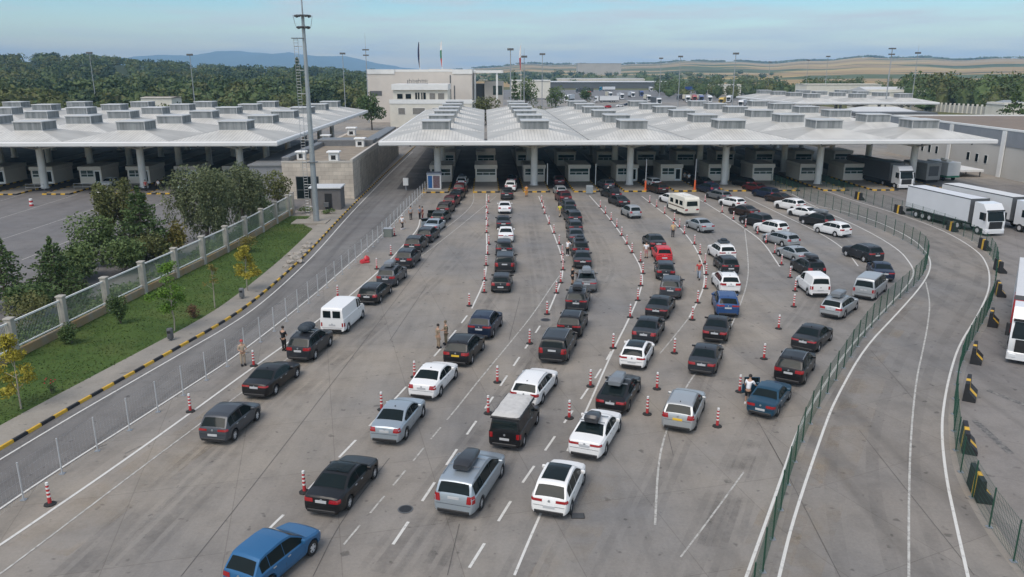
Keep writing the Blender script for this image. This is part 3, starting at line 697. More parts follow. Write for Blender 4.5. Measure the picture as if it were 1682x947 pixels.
# ------------------------------------------------------------------ white main building
def wbox(name, lab, x0, x1, yb, ytop, Y, depth, wall, cat='building', z0=0, lift=0):
    """building whose front face spans photo columns x0..x1 at distance Y; its roof line lies at photo row ytop"""
    a_ = at(x0, ytop, Y); b_ = at(x1, ytop, Y); t = thing(name, lab, cat, ((a_.x + b_.x)/2, Y, 0), 0)
    w = (b_.x - a_.x)/2; h = a_.z; m = MB(); m.bx(-w, w, 0, depth, 0, h); m.build('wall', wall, t)
    return t, w, h
M_pink = pm('pinkish_panel', (.60, .55, .495), .75, var=.08, scale=.15)
mbld, w, h = wbox('main_building', 'large pale main building with a white roof band and a dark rooftop sign', 603, 775, 190, 118, 300, 26, M_pink)
pc = lambda px: at(px, 120, 300).x - (at(603, 118, 300).x + at(775, 118, 300).x)/2
zc_ = lambda py, Y=300: at(700, py, Y).z
a = MB(); a.bx(-w - .2, pc(648), -.25, 1, zc_(121), zc_(113.5)); a.bx(pc(743), w + .2, -.25, 1, zc_(121), zc_(113.5)); a.bx(-w - .2, w + .2, 0.2, 26.2, zc_(117.5), zc_(114)); a.build('roof_band', M_white, mbld)
a = MB(); a.bx(pc(648), pc(703), .3, 4, h, zc_(113.6)); a.bx(pc(704), pc(742), .5, 4, h, zc_(113)); a.build('attic', M_pink, mbld)
a = MB(); a.bx(pc(738.5), pc(740.5), -.06, -.01, zc_(165), zc_(123)); a.bx(pc(745), pc(747), -.06, -.01, zc_(165), zc_(140)); a.bx(pc(606), pc(626), -.06, -.01, zc_(157), zc_(149)); a.build('window_strip', M_darkgrey, mbld)
# front block
fb, w2, h2 = wbox('front_block', 'cream two storey block in front of the main building', 640, 775, 200, 168, 275, 18, M_offw)
p2 = lambda px: at(px, 120, 275).x - (at(640, 168, 275).x + at(775, 168, 275).x)/2; z2 = lambda py: at(700, py, 275).z
a = MB(); a.bx(p2(643), p2(734), 1.5, 14, h2, z2(143)); a.build('upper_storey', M_offw, fb)
a = MB(); a.bx(p2(641.5), p2(735), .6, 15, z2(147.5), z2(138)); a.build('upper_roof', M_white, fb)
a = MB(); a.bx(-w2 - .1, w2 + .1, -.15, .3, z2(170), z2(163)); a.build('balcony_parapet', M_white, fb)
M_shut = pm('shuttered_pane', (.20,.19,.17), .5, var=.2)
for x0, x1, y0, y1, dark in ((650,659,162,154,1),(664,673,162,154,1),(680,683,163,152,1),(684.5,687,163,152,1),(690,692,163,152,1),(693.5,697.5,163,152,1),(704,713,163,153,0),(718,728,163,153,0)):
    fr, pn = MB(), MB(); fr.bx(p2(x0) - .12, p2(x1) + .12, 1.42, 1.5, z2(y0) - .1, z2(y1) + .1); w_ = fr.build('window_frame', M_offw, fb); pn.bx(p2(x0), p2(x1), 1.36, 1.40, z2(y0), z2(y1)); pn.build('window_pane', M_glass if dark else M_shut, w_)
for x0, x1, y0, y1 in ((652,663,187,177),(676,696,187,177),(709,718,179,177)):
    fr, pn = MB(), MB(); fr.bx(p2(x0) - .1, p2(x1) + .1, -.08, 0, z2(y0) - .1, z2(y1) + .1); w_ = fr.build('window_frame', M_white, fb); pn.bx(p2(x0), p2(x1), -.12, -.085, z2(y0), z2(y1)); pn.build('window_pane', M_shut, w_)
# rooftop sign: dark unreadable lettering on a frame
sg_ = thing('rooftop_sign', 'dark openwork rooftop sign on the front block', 'sign', (at(684, 138, 276).x, 278, h2 + 4.2)); sg_.location.z = z2(138) + .02
a = MB(); rng = random.Random(8)
for i in range(11): x = -3.3 + i*.62; hh = rng.uniform(.9, 1.5); a.bx(x, x + .14, 0, .12, .3, .3 + hh); a.bx(x, x + .45, 0, .12, .3 + hh*.5, .3 + hh*.5 + .13)
a.build('lettering', M_darkgrey, sg_); a = MB(); a.bx(-3.6, 3.8, .14, .22, .18, .28); a.bx(-3.6, 3.8, .14, .22, 1.2, 1.27)
for x in (-3.2, 0, 3.4): a.bx(x, x+.1, .14, .22, 0, 1.3)
a.build('sign_frame', M_darkgrey, sg_)
# gatehouse roof to the right
gt = thing('entrance_portal', 'open entrance portal with a thin white roof beside the main building', 'portal', (at(800, 118, 306).x, 306, 0)); wq = at(826, 118, 306).x - at(800, 118, 306).x
zt = at(800, 115.5, 306).z
a = MB(); a.bev(-wq*1.0 , wq, 0, 20, zt - .9, zt, .1); a.build('roof', M_white, gt); a = MB(); a.bx(wq - 2.6, wq - 1.9, .4, 1.1, 0, zt - .9); a.bx(-wq + 1, -wq + 1.7, .4, 1.1, 0, zt - .9); a.build('column', M_white, gt)
a = MB(); a.bx(-wq*.9, wq*.3, 8, 20, 0, zt - 5); a.build('back_wall', M_darkgrey, gt); a = MB(); a.bx(-wq*.2, wq*1.0, 5, 19, 0, zt - 4.0); a.build('side_block', M_pink, gt); a = MB(); a.bx(wq*.35, wq*.95, 4.9, 4.98, zt - 9, zt - 5.6); a.build('green_window', M_gglass, gt)
a = MB(); a.lathe([(.1,0),(.65,.1),(.8,.4),(.05,.42)], 14, (-wq*.2, 1, zt - 3.6)); a.build('dish', M_white, gt)

# flags on the main building roof
def flag(px, ytop, ybase, Y, cols, lab):
    b_ = at(px, ybase, Y); t_ = at(px, ytop, Y); H_ = t_.z - b_.z; t = thing('flagpole', lab, 'flag', b_)
    a = MB(); a.cyl((0,0,0), (0,0,H_), .10, .05, 8); a.build('pole', M_white, t, True)
    f = MB(); n = 9; hh = min(H_ * .86, 9.6)
    for c in range(len(cols)):
        rows = []
        for i in range(n + 1):
            z = H_ * .97 - hh * (c + i / n) / len(cols); k = (c + i/n)/len(cols); w_ = .25 + .55 * math.sin(math.pi * min(1, k * .9 + .1)); wob = .12 * math.sin(k * 9)
            rows.append([(.05, 0, z), (.05 - w_*.5, -.15 + wob, z - .1), (.05 - w_, wob, z - .25), (.03 - w_*.4, .18, z)])
        f.add(sum(rows, []), [(i*4+j, i*4+(j+1)%4, (i+1)*4+(j+1)%4, (i+1)*4+j) for i in range(n) for j in range(4)], c)
    f.build('flag', cols, t, True)
navy_f = pm('navy_flag', (.012,.018,.06), .8); red_f = pm('red_flag', (.38,.03,.03), .8); wht_f = pm('white_flag', (.6,.6,.6), .8); grn_f = pm('green_flag', (.03,.16,.09), .8)
flag(690, 67, 116, 312, [navy_f], 'furled navy flag on a pole above the main building')
flag(726.5, 66, 114, 312, [wht_f, grn_f, red_f], 'furled white green and red flag on a pole above the main building')
flag(855.5, 70, 190, 330, [wht_f, red_f], 'furled white and red flag on a tall pole right of the portal')

# far canopy and sheds behind on the right
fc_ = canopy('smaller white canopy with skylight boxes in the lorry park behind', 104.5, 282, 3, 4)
M_roofw = pm('pale_metal_roof', (.56,.56,.55), .5, var=.06, scale=.1)
def shed(name, lab, x0, x1, ytop, Y, depth, h_wall, mw, mr, gable=1.2, hip=False):
    a_, b_ = at(x0, ytop, Y), at(x1, ytop, Y); t = thing(name, lab, 'shed', ((a_.x + b_.x)/2, Y, 0)); w = (b_.x - a_.x)/2; zt_ = max(a_.z, 3.5)
    m = MB(); m.bx(-w + .4, w - .4, .4, depth - .4, 0, zt_ - gable*.5); m.build('wall', mw, t)
    m = MB(); z0 = zt_ - gable; i_ = w*.55 if hip else 0
    A = [(-w,0,z0),(w,0,z0),(w,depth,z0),(-w,depth,z0)]; E_, F_ = (-w + i_, depth/2, zt_), (w - i_, depth/2, zt_)
    m.poly([A[0],A[1],F_,E_]); m.poly([A[2],A[3],E_,F_]); m.poly([A[1],A[2],F_]); m.poly([A[3],A[0],E_]); m.poly(A[::-1]); m.build('roof', mr, t)
    return t
shed('pavilion', 'white hip roofed pavilion behind the right end of the car canopy', 1402, 1545, 178, 246, 26, 6, M_darkgrey, M_roofw, 2.4, True)
shed('lorry_shed', 'long low white roofed shed across the far lorry park', 892, 1100, 133, 845, 40, 6, M_darkgrey, M_roofw, 1.8)
shed('far_warehouse', 'long grey shed behind the white roofed lorry shed', 915, 1060, 128, 1050, 40, 6, M_offw, pm('dull_grey_roof', (.33,.33,.32), .7, var=.1, scale=.1), 2)
shed('white_office', 'white two storey office with small windows in the lorry park', 1170, 1219, 138, 620, 16, 8, M_offw, M_offw, .3)
shed('grey_store', 'grey flat store behind the far canopy', 1325, 1450, 137.5, 470, 20, 6, M_offw, M_offw, .3)
shed('gabled_shed', 'cream gabled shed at the right end of the far canopy', 1430, 1524, 143, 390, 26, 6, M_offw, M_roofw, 2.2)
shed('low_store', 'low brown roofed store behind the left canopy', 228, 282, 158.5, 300, 10, 3, M_offw, pm('brown_roof', (.22,.19,.16), .8), .5)
shed('small_house', 'pale bungalow beside the dark conifer at the right edge', 1650, 1700, 165, 300, 12, 4, M_offw, pm('slate_roof', (.25,.27,.28), .7), 1.6, True)
shed('white_depot', 'flat white depot beyond the clipped trees', 838, 905, 131, 560, 30, 5, M_offw, M_roofw, .6)
shed('old_factory', 'wide weathered concrete factory block on the plain', 949, 1021, 103.5, 1900, 40, 5, pm('weathered_concrete', (.38,.37,.35), .9, var=.1, scale=.05), pm('weathered_concrete_roof', (.28,.27,.25), .9), .2)
# ------------------------------------------------------------------ cars
def lerp_tab(tab, t):
    if t <= tab[0][0]: return tab[0][1]
    for (a, x), (b, y) in zip(tab, tab[1:]):
        if t <= b: return x + (y - x) * (t - a) / max(b - a, 1e-9)
    return tab[-1][1]

CAR = {
 'saloon': dict(L=4.80, W=1.83, H=1.45, wb=2.86, ro=1.05, tum=.40,
   prof=[(0,.56),(.005,.80),(.014,.97),(.028,1.03),(.12,1.075),(.165,1.09),(.315,1.385),(.38,1.44),(.50,1.45),(.58,1.40),(.715,1.04),(.735,1.01),(.9,.90),(.965,.78),(.99,.62),(1,.5)],
   belt=[(0,.88),(.15,.965),(.5,.93),(.75,.90),(1,.7)], rear=(.172,.318), front=(.578,.712), side=[(.225,.315),(.325,.44),(.455,.66)], tz=(.76,.93), tx=.52, pz=.80),
 'hatch': dict(L=4.25, W=1.78, H=1.48, wb=2.6, ro=.78, tum=.36,
   prof=[(0,.52),(.005,.74),(.012,.94),(.028,1.03),(.105,1.33),(.128,1.41),(.2,1.455),(.42,1.48),(.54,1.43),(.72,1.04),(.74,1.01),(.92,.87),(.975,.74),(1,.5)],
   belt=[(0,.86),(.15,.96),(.5,.93),(.75,.90),(1,.7)], rear=(.030,.112), front=(.545,.715), side=[(.105,.20),(.215,.40),(.415,.665)], tz=(.74,.93), tx=.56, pz=.60),
 'suv': dict(L=4.60, W=1.87, H=1.67, wb=2.7, ro=.92, tum=.34,
   prof=[(0,.62),(.005,.86),(.012,1.08),(.024,1.16),(.088,1.49),(.11,1.585),(.18,1.635),(.4,1.67),(.53,1.61),(.69,1.17),(.71,1.13),(.92,1.0),(.975,.85),(1,.55)],
   belt=[(0,.98),(.15,1.08),(.5,1.05),(.75,1.02),(1,.8)], rear=(.025,.094), front=(.535,.688), side=[(.09,.19),(.205,.39),(.405,.64)], tz=(.86,1.06), tx=.52, pz=.82),
 'estate': dict(L=4.80, W=1.84, H=1.47, wb=2.86, ro=1.05, tum=.36,
   prof=[(0,.54),(.005,.77),(.012,.95),(.024,1.01),(.09,1.32),(.112,1.40),(.2,1.445),(.4,1.47),(.55,1.42),(.71,1.04),(.73,1.01),(.9,.9),(.97,.76),(1,.5)],
   belt=[(0,.86),(.15,.96),(.5,.93),(.75,.90),(1,.7)], rear=(.026,.098), front=(.555,.706), side=[(.095,.205),(.22,.40),(.415,.655)], tz=(.76,.93), tx=.54, pz=.78),
 'minivan': dict(L=5.15, W=2.0, H=1.75, wb=3.08, ro=1.05, tum=.26,
   prof=[(0,.58),(.004,.8),(.010,1.10),(.018,1.18),(.058,1.60),(.075,1.68),(.13,1.72),(.45,1.75),(.58,1.68),(.78,1.12),(.8,1.08),(.94,.93),(.98,.75),(1,.5)],
   belt=[(0,1.0),(.15,1.09),(.5,1.06),(.8,1.0),(1,.75)], rear=(.019,.062), front=(.59,.776), side=[(.075,.25),(.262,.47),(.482,.72)], tz=(.78,1.13), tx=.76, pz=.98),
 'panel_van': dict(L=5.1, W=1.97, H=2.02, wb=3.3, ro=.95, tum=.09,
   prof=[(0,.5),(.003,1.2),(.006,1.85),(.012,1.93),(.03,2.0),(.6,2.02),(.68,1.98),(.72,1.90),(.82,1.28),(.84,1.22),(.95,1.05),(.985,.8),(1,.5)],
   belt=[(0,1.18),(.5,1.2),(.84,1.15),(1,.85)], rear=None, front=(.725,.818), side=[(.60,.665),(.69,.80)], tz=(.62,.90), tx=.86, pz=.72),
 'small_van': dict(L=4.35, W=1.78, H=1.82, wb=2.68, ro=.82, tum=.16,
   prof=[(0,.5),(.004,1.0),(.008,1.16),(.032,1.70),(.045,1.77),(.1,1.81),(.5,1.82),(.58,1.74),(.73,1.12),(.75,1.08),(.93,.92),(.98,.75),(1,.5)],
   belt=[(0,1.05),(.5,1.08),(.75,1.05),(1,.75)], rear=(.010,.031), front=(.585,.728), side=[(.46,.69)], tz=(.72,1.0), tx=.80, pz=.66),
 'people_van': dict(L=4.9, W=1.9, H=1.96, wb=3.1, ro=.9, tum=.18,
   prof=[(0,.55),(.004,1.0),(.008,1.17),(.032,1.80),(.046,1.9),(.1,1.95),(.6,1.96),(.68,1.9),(.82,1.22),(.84,1.18),(.95,.98),(.985,.75),(1,.5)],
   belt=[(0,1.1),(.5,1.13),(.84,1.1),(1,.75)], rear=(.010,.031), front=(.685,.818), side=[(.05,.26),(.275,.50),(.52,.77)], tz=(.74,1.04), tx=.82, pz=.92),
 'fastback': dict(L=4.95, W=1.90, H=1.42, wb=2.9, ro=1.05, tum=.42,
   prof=[(0,.58),(.005,.84),(.016,.99),(.04,1.03),(.35,1.385),(.43,1.42),(.55,1.40),(.715,1.03),(.73,1.0),(.9,.88),(.97,.74),(1,.5)],
   belt=[(0,.88),(.15,.95),(.5,.92),(.75,.89),(1,.7)], rear=(.09,.335), front=(.57,.71), side=[(.25,.42),(.435,.655)], tz=(.78,.92), tx=.46, pz=.78),
 'old_saloon': dict(L=4.4, W=1.70, H=1.40, wb=2.66, ro=.92, tum=.42,
   prof=[(0,.52),(.004,.82),(.010,.96),(.02,.985),(.17,1.0),(.19,1.01),(.295,1.325),(.345,1.385),(.55,1.38),(.685,.98),(.70,.95),(.93,.83),(.98,.72),(1,.5)],
   belt=[(0,.9),(.15,.93),(.5,.90),(.75,.87),(1,.72)], rear=(.192,.292), front=(.565,.682), side=[(.24,.41),(.425,.645)], tz=(.70,.85), tx=.45, pz=.56),
}
CAR['tall_hatch'] = dict(CAR['hatch'], L=4.22, H=1.59, tum=.30, prof=[(t, z if z < 1.06 else z + (z - 1.04) * .27) for t, z in CAR['hatch']['prof']], rear=(.030,.108))
PLAN = [(0,.80),(.012,.88),(.04,.945),(.12,.985),(.25,1),(.78,1),(.88,.965),(.94,.90),(.975,.80),(.992,.68),(1,.56)]
VANPLAN = [(0,.93),(.01,.965),(.05,.985),(.25,1),(.8,1),(.92,.96),(.97,.88),(1,.70)]

class CarShape:
    def __init__(s, k):
        s.k = k; s.s = CAR[k]; s.L, s.W = s.s['L'], s.s['W']; s.plan = VANPLAN if k in ('panel_van', 'small_van', 'people_van') else PLAN
        s.ra = -s.L / 2 + s.s['ro']; s.fa = s.ra + s.s['wb']; s.wr = .34 if k in ('suv', 'panel_van', 'people_van', 'minivan') else .32
    def y(s, t): return (t - .5) * s.L
    def ztop(s, t):
        if t < .03: w = (0,)
        else: w = (-.012, -.006, 0, .006, .012)
        return sum(lerp_tab(s.s['prof'], min(1, max(0, t + d))) for d in w) / len(w)
    def tinv(s, z):
        lo, hi = 0.0, .16
        for _ in range(26):
            m = (lo + hi) / 2
            if lerp_tab(s.s['prof'], m) < z: lo = m
            else: hi = m
        return lo
    def sec(s, t):
        zt = s.ztop(t); w = s.W / 2 * lerp_tab(s.plan, t); zs = min(lerp_tab(s.s['belt'], t), zt - .10); y = s.y(t)
        zb = .24 if .06 < t < .94 else .27
        for a in (s.ra, s.fa):
            d = abs(y - a)
            if d < .40: zb = max(zb, .30 + math.sqrt(.40 ** 2 - d ** 2))
        za = lambda z, e: max(z, zb + e)
        zs = max(zs, zb + .09) if zt - .05 > zb + .09 else zs
        zr = max(zt - .05, zs + .001); wt = w * .935 - max(0, zr - zs) * s.s['tum']
        wt = min(wt, w * (.90 if zr - zs < .12 else .935))
        mid = min(za(.56, .05), max(zs - .03, zb + .05))
        return [(0, zb), (w * .90, zb), (w * .985, min(za(.36, .02), mid - .01)), (w, mid), (w * .985, max(mid + .005, zs - .02)), (w * .955, zs + .005), (wt, zr), (wt * .62, zt - .012), (0, zt)]
    def crown(s, x, wt): return lerp_tab([(0, 0), (wt * .62, .012), (wt, .05), (wt * 1.2, .09)], abs(x))
    def sidex(s, t, z):
        p = s.sec(t)
        for (a, za), (b, zb) in zip(p[2:7], p[3:7]):
            if z <= zb: return a + (b - a) * max(0, min(1, (z - za) / max(zb - za, 1e-6)))
        return p[6][0]
    def body(s):
        ts = {0, .004, .010, .02, .035, .05, 1.0, .995, .985, .97}
        ts |= {i / 30 for i in range(2, 29)} | {t for t, _ in s.s['prof']}
        for a in (s.ra, s.fa):
            for i in range(-5, 6): ts.add((a + .398 * i / 5) / s.L + .5)
        ts = sorted(t for t in ts if 0 <= t <= 1); q = [ts[0]]
        for t in ts[1:]:
            if t - q[-1] > .0025: q.append(t)
        mb = MB(); vs = []; n = 17
        for t in q:
            p = s.sec(t); y = s.y(t)
            vs += [(x, y, z) for x, z in p] + [(-x, y, z) for x, z in reversed(p[1:-1])] + [(-p[0][0] - 0.0, y, p[0][1])]
        n = len(vs) // len(q); fs = []
        for k in range(len(q) - 1):
            for i in range(n - 1): fs.append((k*n+i, k*n+i+1, (k+1)*n+i+1, (k+1)*n+i))
        fs.append(tuple(range(n - 1))); fs.append(tuple(reversed(range((len(q)-1)*n, len(q)*n - 1))))
        mb.add(vs, fs); return mb
    def top_patch(s, t0, t1, k, rows=5, off=.010, k1=None):
        mb = MB(); vs = []; cols = 7; k1 = k if k1 is None else k1
        for r in range(rows):
            f = r / (rows - 1); t = t0 + (t1 - t0) * f; p = s.sec(t); wt = p[6][0]; e = .002
            dz = s.ztop(t + e) - s.ztop(t - e) if t > e else .05; dy = 2 * e * s.L; ln = math.hypot(dz, dy); ny, nz = -dz / ln, dy / ln
            for c in range(cols):
                x = (2 * c / (cols - 1) - 1) * wt * (k + (k1 - k) * f)
                vs.append((x, s.y(t) + ny * off, s.ztop(t) - s.crown(x, wt) + nz * off))
        fs = [(r*cols+c, r*cols+c+1, (r+1)*cols+c+1, (r+1)*cols+c) for r in range(rows-1) for c in range(cols-1)]
        return mb.add(vs, fs)
    def side_patch(s, t0, t1, sg, lo=.035, hi=.86):
        mb = MB(); vs = []; N = 7
        t0 -= .0045; t1 += .0045
        for c in range(N):
            t = t0 + (t1 - t0) * c / (N - 1); p = s.sec(t); zs, zr = p[5][1], p[6][1]
            a = zs + lo; b = zs + (zr - zs) * hi; b = max(b, a + .004)
            for z in (a, (a + b) / 2, b): vs.append((sg * (s.sidex(t, z) + .007), s.y(t), z))
        fs = []
        for c in range(N - 1):
            for r in range(2):
                f = (c*3+r, (c+1)*3+r, (c+1)*3+r+1, c*3+r+1); fs.append(f if sg > 0 else tuple(reversed(f)))
        return mb.add(vs, fs)
    def tail(s, sg, var=0):
        z0, z1 = s.s['tz']; tx0 = s.s['tx']
        if var == 1: z0 += (z1 - z0) * .38; tx0 = max(.36, tx0 - .14)
        if var == 2: tx0 = min(.84, tx0 + .15); z1 += .05
        mb = MB(); vs = []; zsn = 4
        for r in range(zsn):
            z = z0 + (z1 - z0) * r / (zsn - 1); row = []
            t00 = s.tinv(z); wt = s.sec(max(t00, .004))[5][0]
            for fx in (tx0, (tx0 + .95) / 2, .95):
                x = wt * fx; tt = s.tinv(z + s.crown(x, wt) * .6); row.append((sg * x, s.y(tt) - .014, z))
            for dt in (.006, .022, .04):
                tt = t00 + dt; row.append((sg * (s.sidex(tt, z) + .010), s.y(tt), z))
            vs += row
        fs = []
        for r in range(zsn - 1):
            for c in range(5):
                f = (r*6+c, r*6+c+1, (r+1)*6+c+1, (r+1)*6+c); fs.append(f if sg > 0 else tuple(reversed(f)))
        return mb.add(vs, fs)

WHEEL = {}
def wheel_meshes(r):
    if r in WHEEL: return WHEEL[r]
    a = MB(); n = 20; prof = [(r*.62, -.10), (r*.93, -.105), (r, -.075), (r, .075), (r*.93, .105), (r*.62, .10)]
    vs = []
    for pr, px in prof:
        for i in range(n):
            t = 2*math.pi*i/n; vs.append((px, pr*math.cos(t), pr*math.sin(t)))
    fs = [(k*n+i, (k+1)*n+i, (k+1)*n+(i+1)%n, k*n+(i+1)%n) for k in range(5) for i in range(n)]
    a.add(vs, fs); a.cyl((-.06,0,0), (.06,0,0), r*.66, r*.66, 16)
    b = MB()
    for sg in (-1, 1):
        b.cyl((sg*.062,0,0), (sg*.085,0,0), r*.17, r*.14, 10)
        for k in range(5):
            t = 2*math.pi*k/5; c, d = math.cos(t), math.sin(t); q = .20*r
            pts = [(sg*.082, .1*r*c - q*d*.7, .1*r*d + q*c*.7), (sg*.082, .1*r*c + q*d*.7, .1*r*d - q*c*.7), (sg*.066, .60*r*c + q*d, .60*r*d - q*c), (sg*.066, .60*r*c - q*d, .60*r*d + q*c)]
            b.poly(pts if sg > 0 else pts[::-1])
        ring = [(sg*.07, r*x*math.cos(2*math.pi*i/n), r*x*math.sin(2*math.pi*i/n)) for x in (.56, .66) for i in range(n)]
        b.add(ring, [((i), (i+1)%n, n+(i+1)%n, n+i) for i in range(n)])
    WHEEL[r] = (a.mesh('wheel', M_rubber, True, 40), b.mesh('rim', M_rim)); return WHEEL[r]

CM = {}
def car_meshes(k):
    if k in CM: return CM[k]
    s = CarShape(k); d = {'s': s}; S = s.s
    d['body'] = s.body().mesh('body', [M_white], True, 32, fix=True)
    if S['rear']: d['rear'] = s.top_patch(*S['rear'], .90 if k != 'fastback' else .80, 5, k1=.84).mesh('rear_window', M_glass, True)
    else:
        m = MB()
        for sg in (-1, 1):
            x0, x1 = sorted((sg*.08, sg*.68)); m.bev(x0, x1, s.y(0) - .012, s.y(.008), 1.27, 1.77, .02)
        d['rear'] = m.mesh('rear_window', M_glass)
    d['front'] = s.top_patch(*S['front'], .92, 5, k1=.95).mesh('windscreen', M_glass, True)
    d['sides'] = [s.side_patch(a, b, sg).mesh('side_window', M_glass, True) for a, b in S['side'] for sg in (-1, 1)]
    d['tail'] = [[s.tail(sg, v).mesh('tail_light', M_tail, True) for sg in (-1, 1)] for v in range(3)]
    q = MB(); tb_ = s.tinv(sum(S['tz']) / 2 + .03); q.cyl((0, s.y(tb_) + .02, sum(S['tz']) / 2 + .03), (0, s.y(tb_) - .022, sum(S['tz']) / 2 + .03), .055, n=12); d['badge'] = q.mesh('badge', M_steel)
    q = MB(); q.prism([(0,0),(.16,0),(.03,.07),(0,.07)], -.02, .02, 'x'); d['fin'] = q.mesh('roof_antenna', M_black)
    d['handle'] = []
    for a_, b_ in S['side'][-2:]:
        for sg in (-1, 1):
            q = MB(); tt = a_ + .02; zz = s.sec(tt)[5][1] - .10; xx = s.sidex(tt, zz); q.bev(*sorted((sg * (xx - .01), sg * (xx + .03))), s.y(tt), s.y(tt) + .17, zz, zz + .035, .008); d['handle'].append(q.mesh('door_handle', M_steel))
    d['pano'] = s.top_patch(.17 if k in ('hatch', 'tall_hatch') else .36, S['front'][0] - .02, .80, 8, .022).mesh('glass_roof', M_glass, True)
    p = MB(); tz = s.tinv(S['pz']); p.bx(-.26, .26, s.y(tz) - .022, s.y(tz) + .06, S['pz'] - .06, S['pz'] + .06); d['plate'] = p
    d['plateW'] = p.mesh('number_plate', M_plate); d['plateY'] = p.mesh('number_plate', M_plateY)
    b = MB(); wb_ = s.W / 2 * .74
    b.bev(-wb_, wb_, s.y(0) - .03, s.y(.02), .27, .42, .03); d['bump'] = b.mesh('bumper_trim', M_black)
    m = []
    for sg in (-1, 1):
        q = MB(); t = S['front'][1] - .06; x = s.sidex(t, s.sec(t)[5][1] + .03); z = s.sec(t)[5][1]
        x0, x1 = sorted((sg * (x - .02), sg * (x + .19))); q.bev(x0, x1, s.y(t) - .05, s.y(t) + .06, z + .02, z + .16, .03); m.append(q.mesh('mirror', M_white))
    d['mir'] = m
    h = []
    for sg in (-1, 1):
        q = MB(); x0, x1 = sorted((sg * s.W * .26, sg * s.W * .40)); q.bev(x0, x1, s.y(.94), s.y(.978), .54, .68, .03); h.append(q.mesh('headlight', M_head))
    d['head'] = h
    rl = []
    for sg in (-1, 1):
        q = MB(); pts = []
        for i in range(7):
            t = .15 + (S['front'][0] - .02 - .15) * i / 6; p6 = s.sec(t)[6]; pts.append((sg * (p6[0] - .03), s.y(t), p6[1] + .05 - (.03 if i in (0, 6) else 0)))
        for a, b2 in zip(pts, pts[1:]): q.cyl(a, b2, .018, n=5, caps=False)
        rl.append(q.mesh('roof_rail', M_steel))
    d['rail'] = rl
    # door seams and handles as thin dark trims
    t = MB()
    for sg in (-1, 1):
        cuts = sorted({round(x, 3) for ab in S['side'] for x in ab})[1:-1][:: 1]
        for c in ([ (S['side'][-2][1] + S['side'][-1][0]) / 2 ] if len(S['side']) > 1 else []) + [S['side'][-1][1] + .012]:
            for za, zb2 in ((.42, .62), (.62, s.sec(c)[5][1] - .01)):
                y = s.y(c); xa, xb = s.sidex(c, za) + .004, s.sidex(c, zb2) + .004
                v = [(sg*xa, y-.006, za), (sg*xa, y+.006, za), (sg*xb, y+.006, zb2), (sg*xb, y-.006, zb2)]; t.poly(v if sg > 0 else v[::-1])
    for zz in (S['tz'][0] - .10,):
        tt = s.tinv(zz); w_ = s.W / 2 * .80; y = s.y(tt) - .012
        t.poly([(-w_, y, zz - .008), (w_, y, zz - .008), (w_, y, zz + .008), (-w_, y, zz + .008)])
    d['seam'] = t.mesh('door_seam', M_black)
    CM[k] = d; return d

PAINT = {n: pm('paint_' + n, c, .38, m, .20, spec=.28) for n, c, m in [
 ('black', (.010,.010,.011), 0), ('nearblack', (.018,.019,.021), 0), ('charcoal', (.026,.029,.034), .2), ('grey', (.062,.069,.080), .3), ('midgrey', (.17,.178,.185), .4),
 ('silver', (.40,.42,.43), .5), ('bluesilver', (.36,.41,.45), .5), ('white', (.76,.76,.75), 0), ('blue', (.030,.125,.27), .15), ('navy', (.014,.024,.05), .2), ('steelblue', (.028,.075,.20), .2),
 ('petrol', (.018,.062,.105), .25), ('red', (.52,.018,.025), 0), ('darkred', (.07,.012,.014), .1), ('brown', (.035,.022,.018), .2), ('olive', (.035,.040,.036), .2)]}
M_box = pm('roof_box_black', (.022,.024,.028), .38, coat=.3); M_boxgrey = pm('roof_box_grey', (.16,.175,.19), .4, coat=.3)
M_bag = pm('roof_bag', (.03,.042,.055), .75, var=.3, scale=6, bump=.5, bscale=9); M_cover = pm('grey_cover', (.50,.49,.47), .85, var=.12, scale=3, bump=.5, bscale=6)

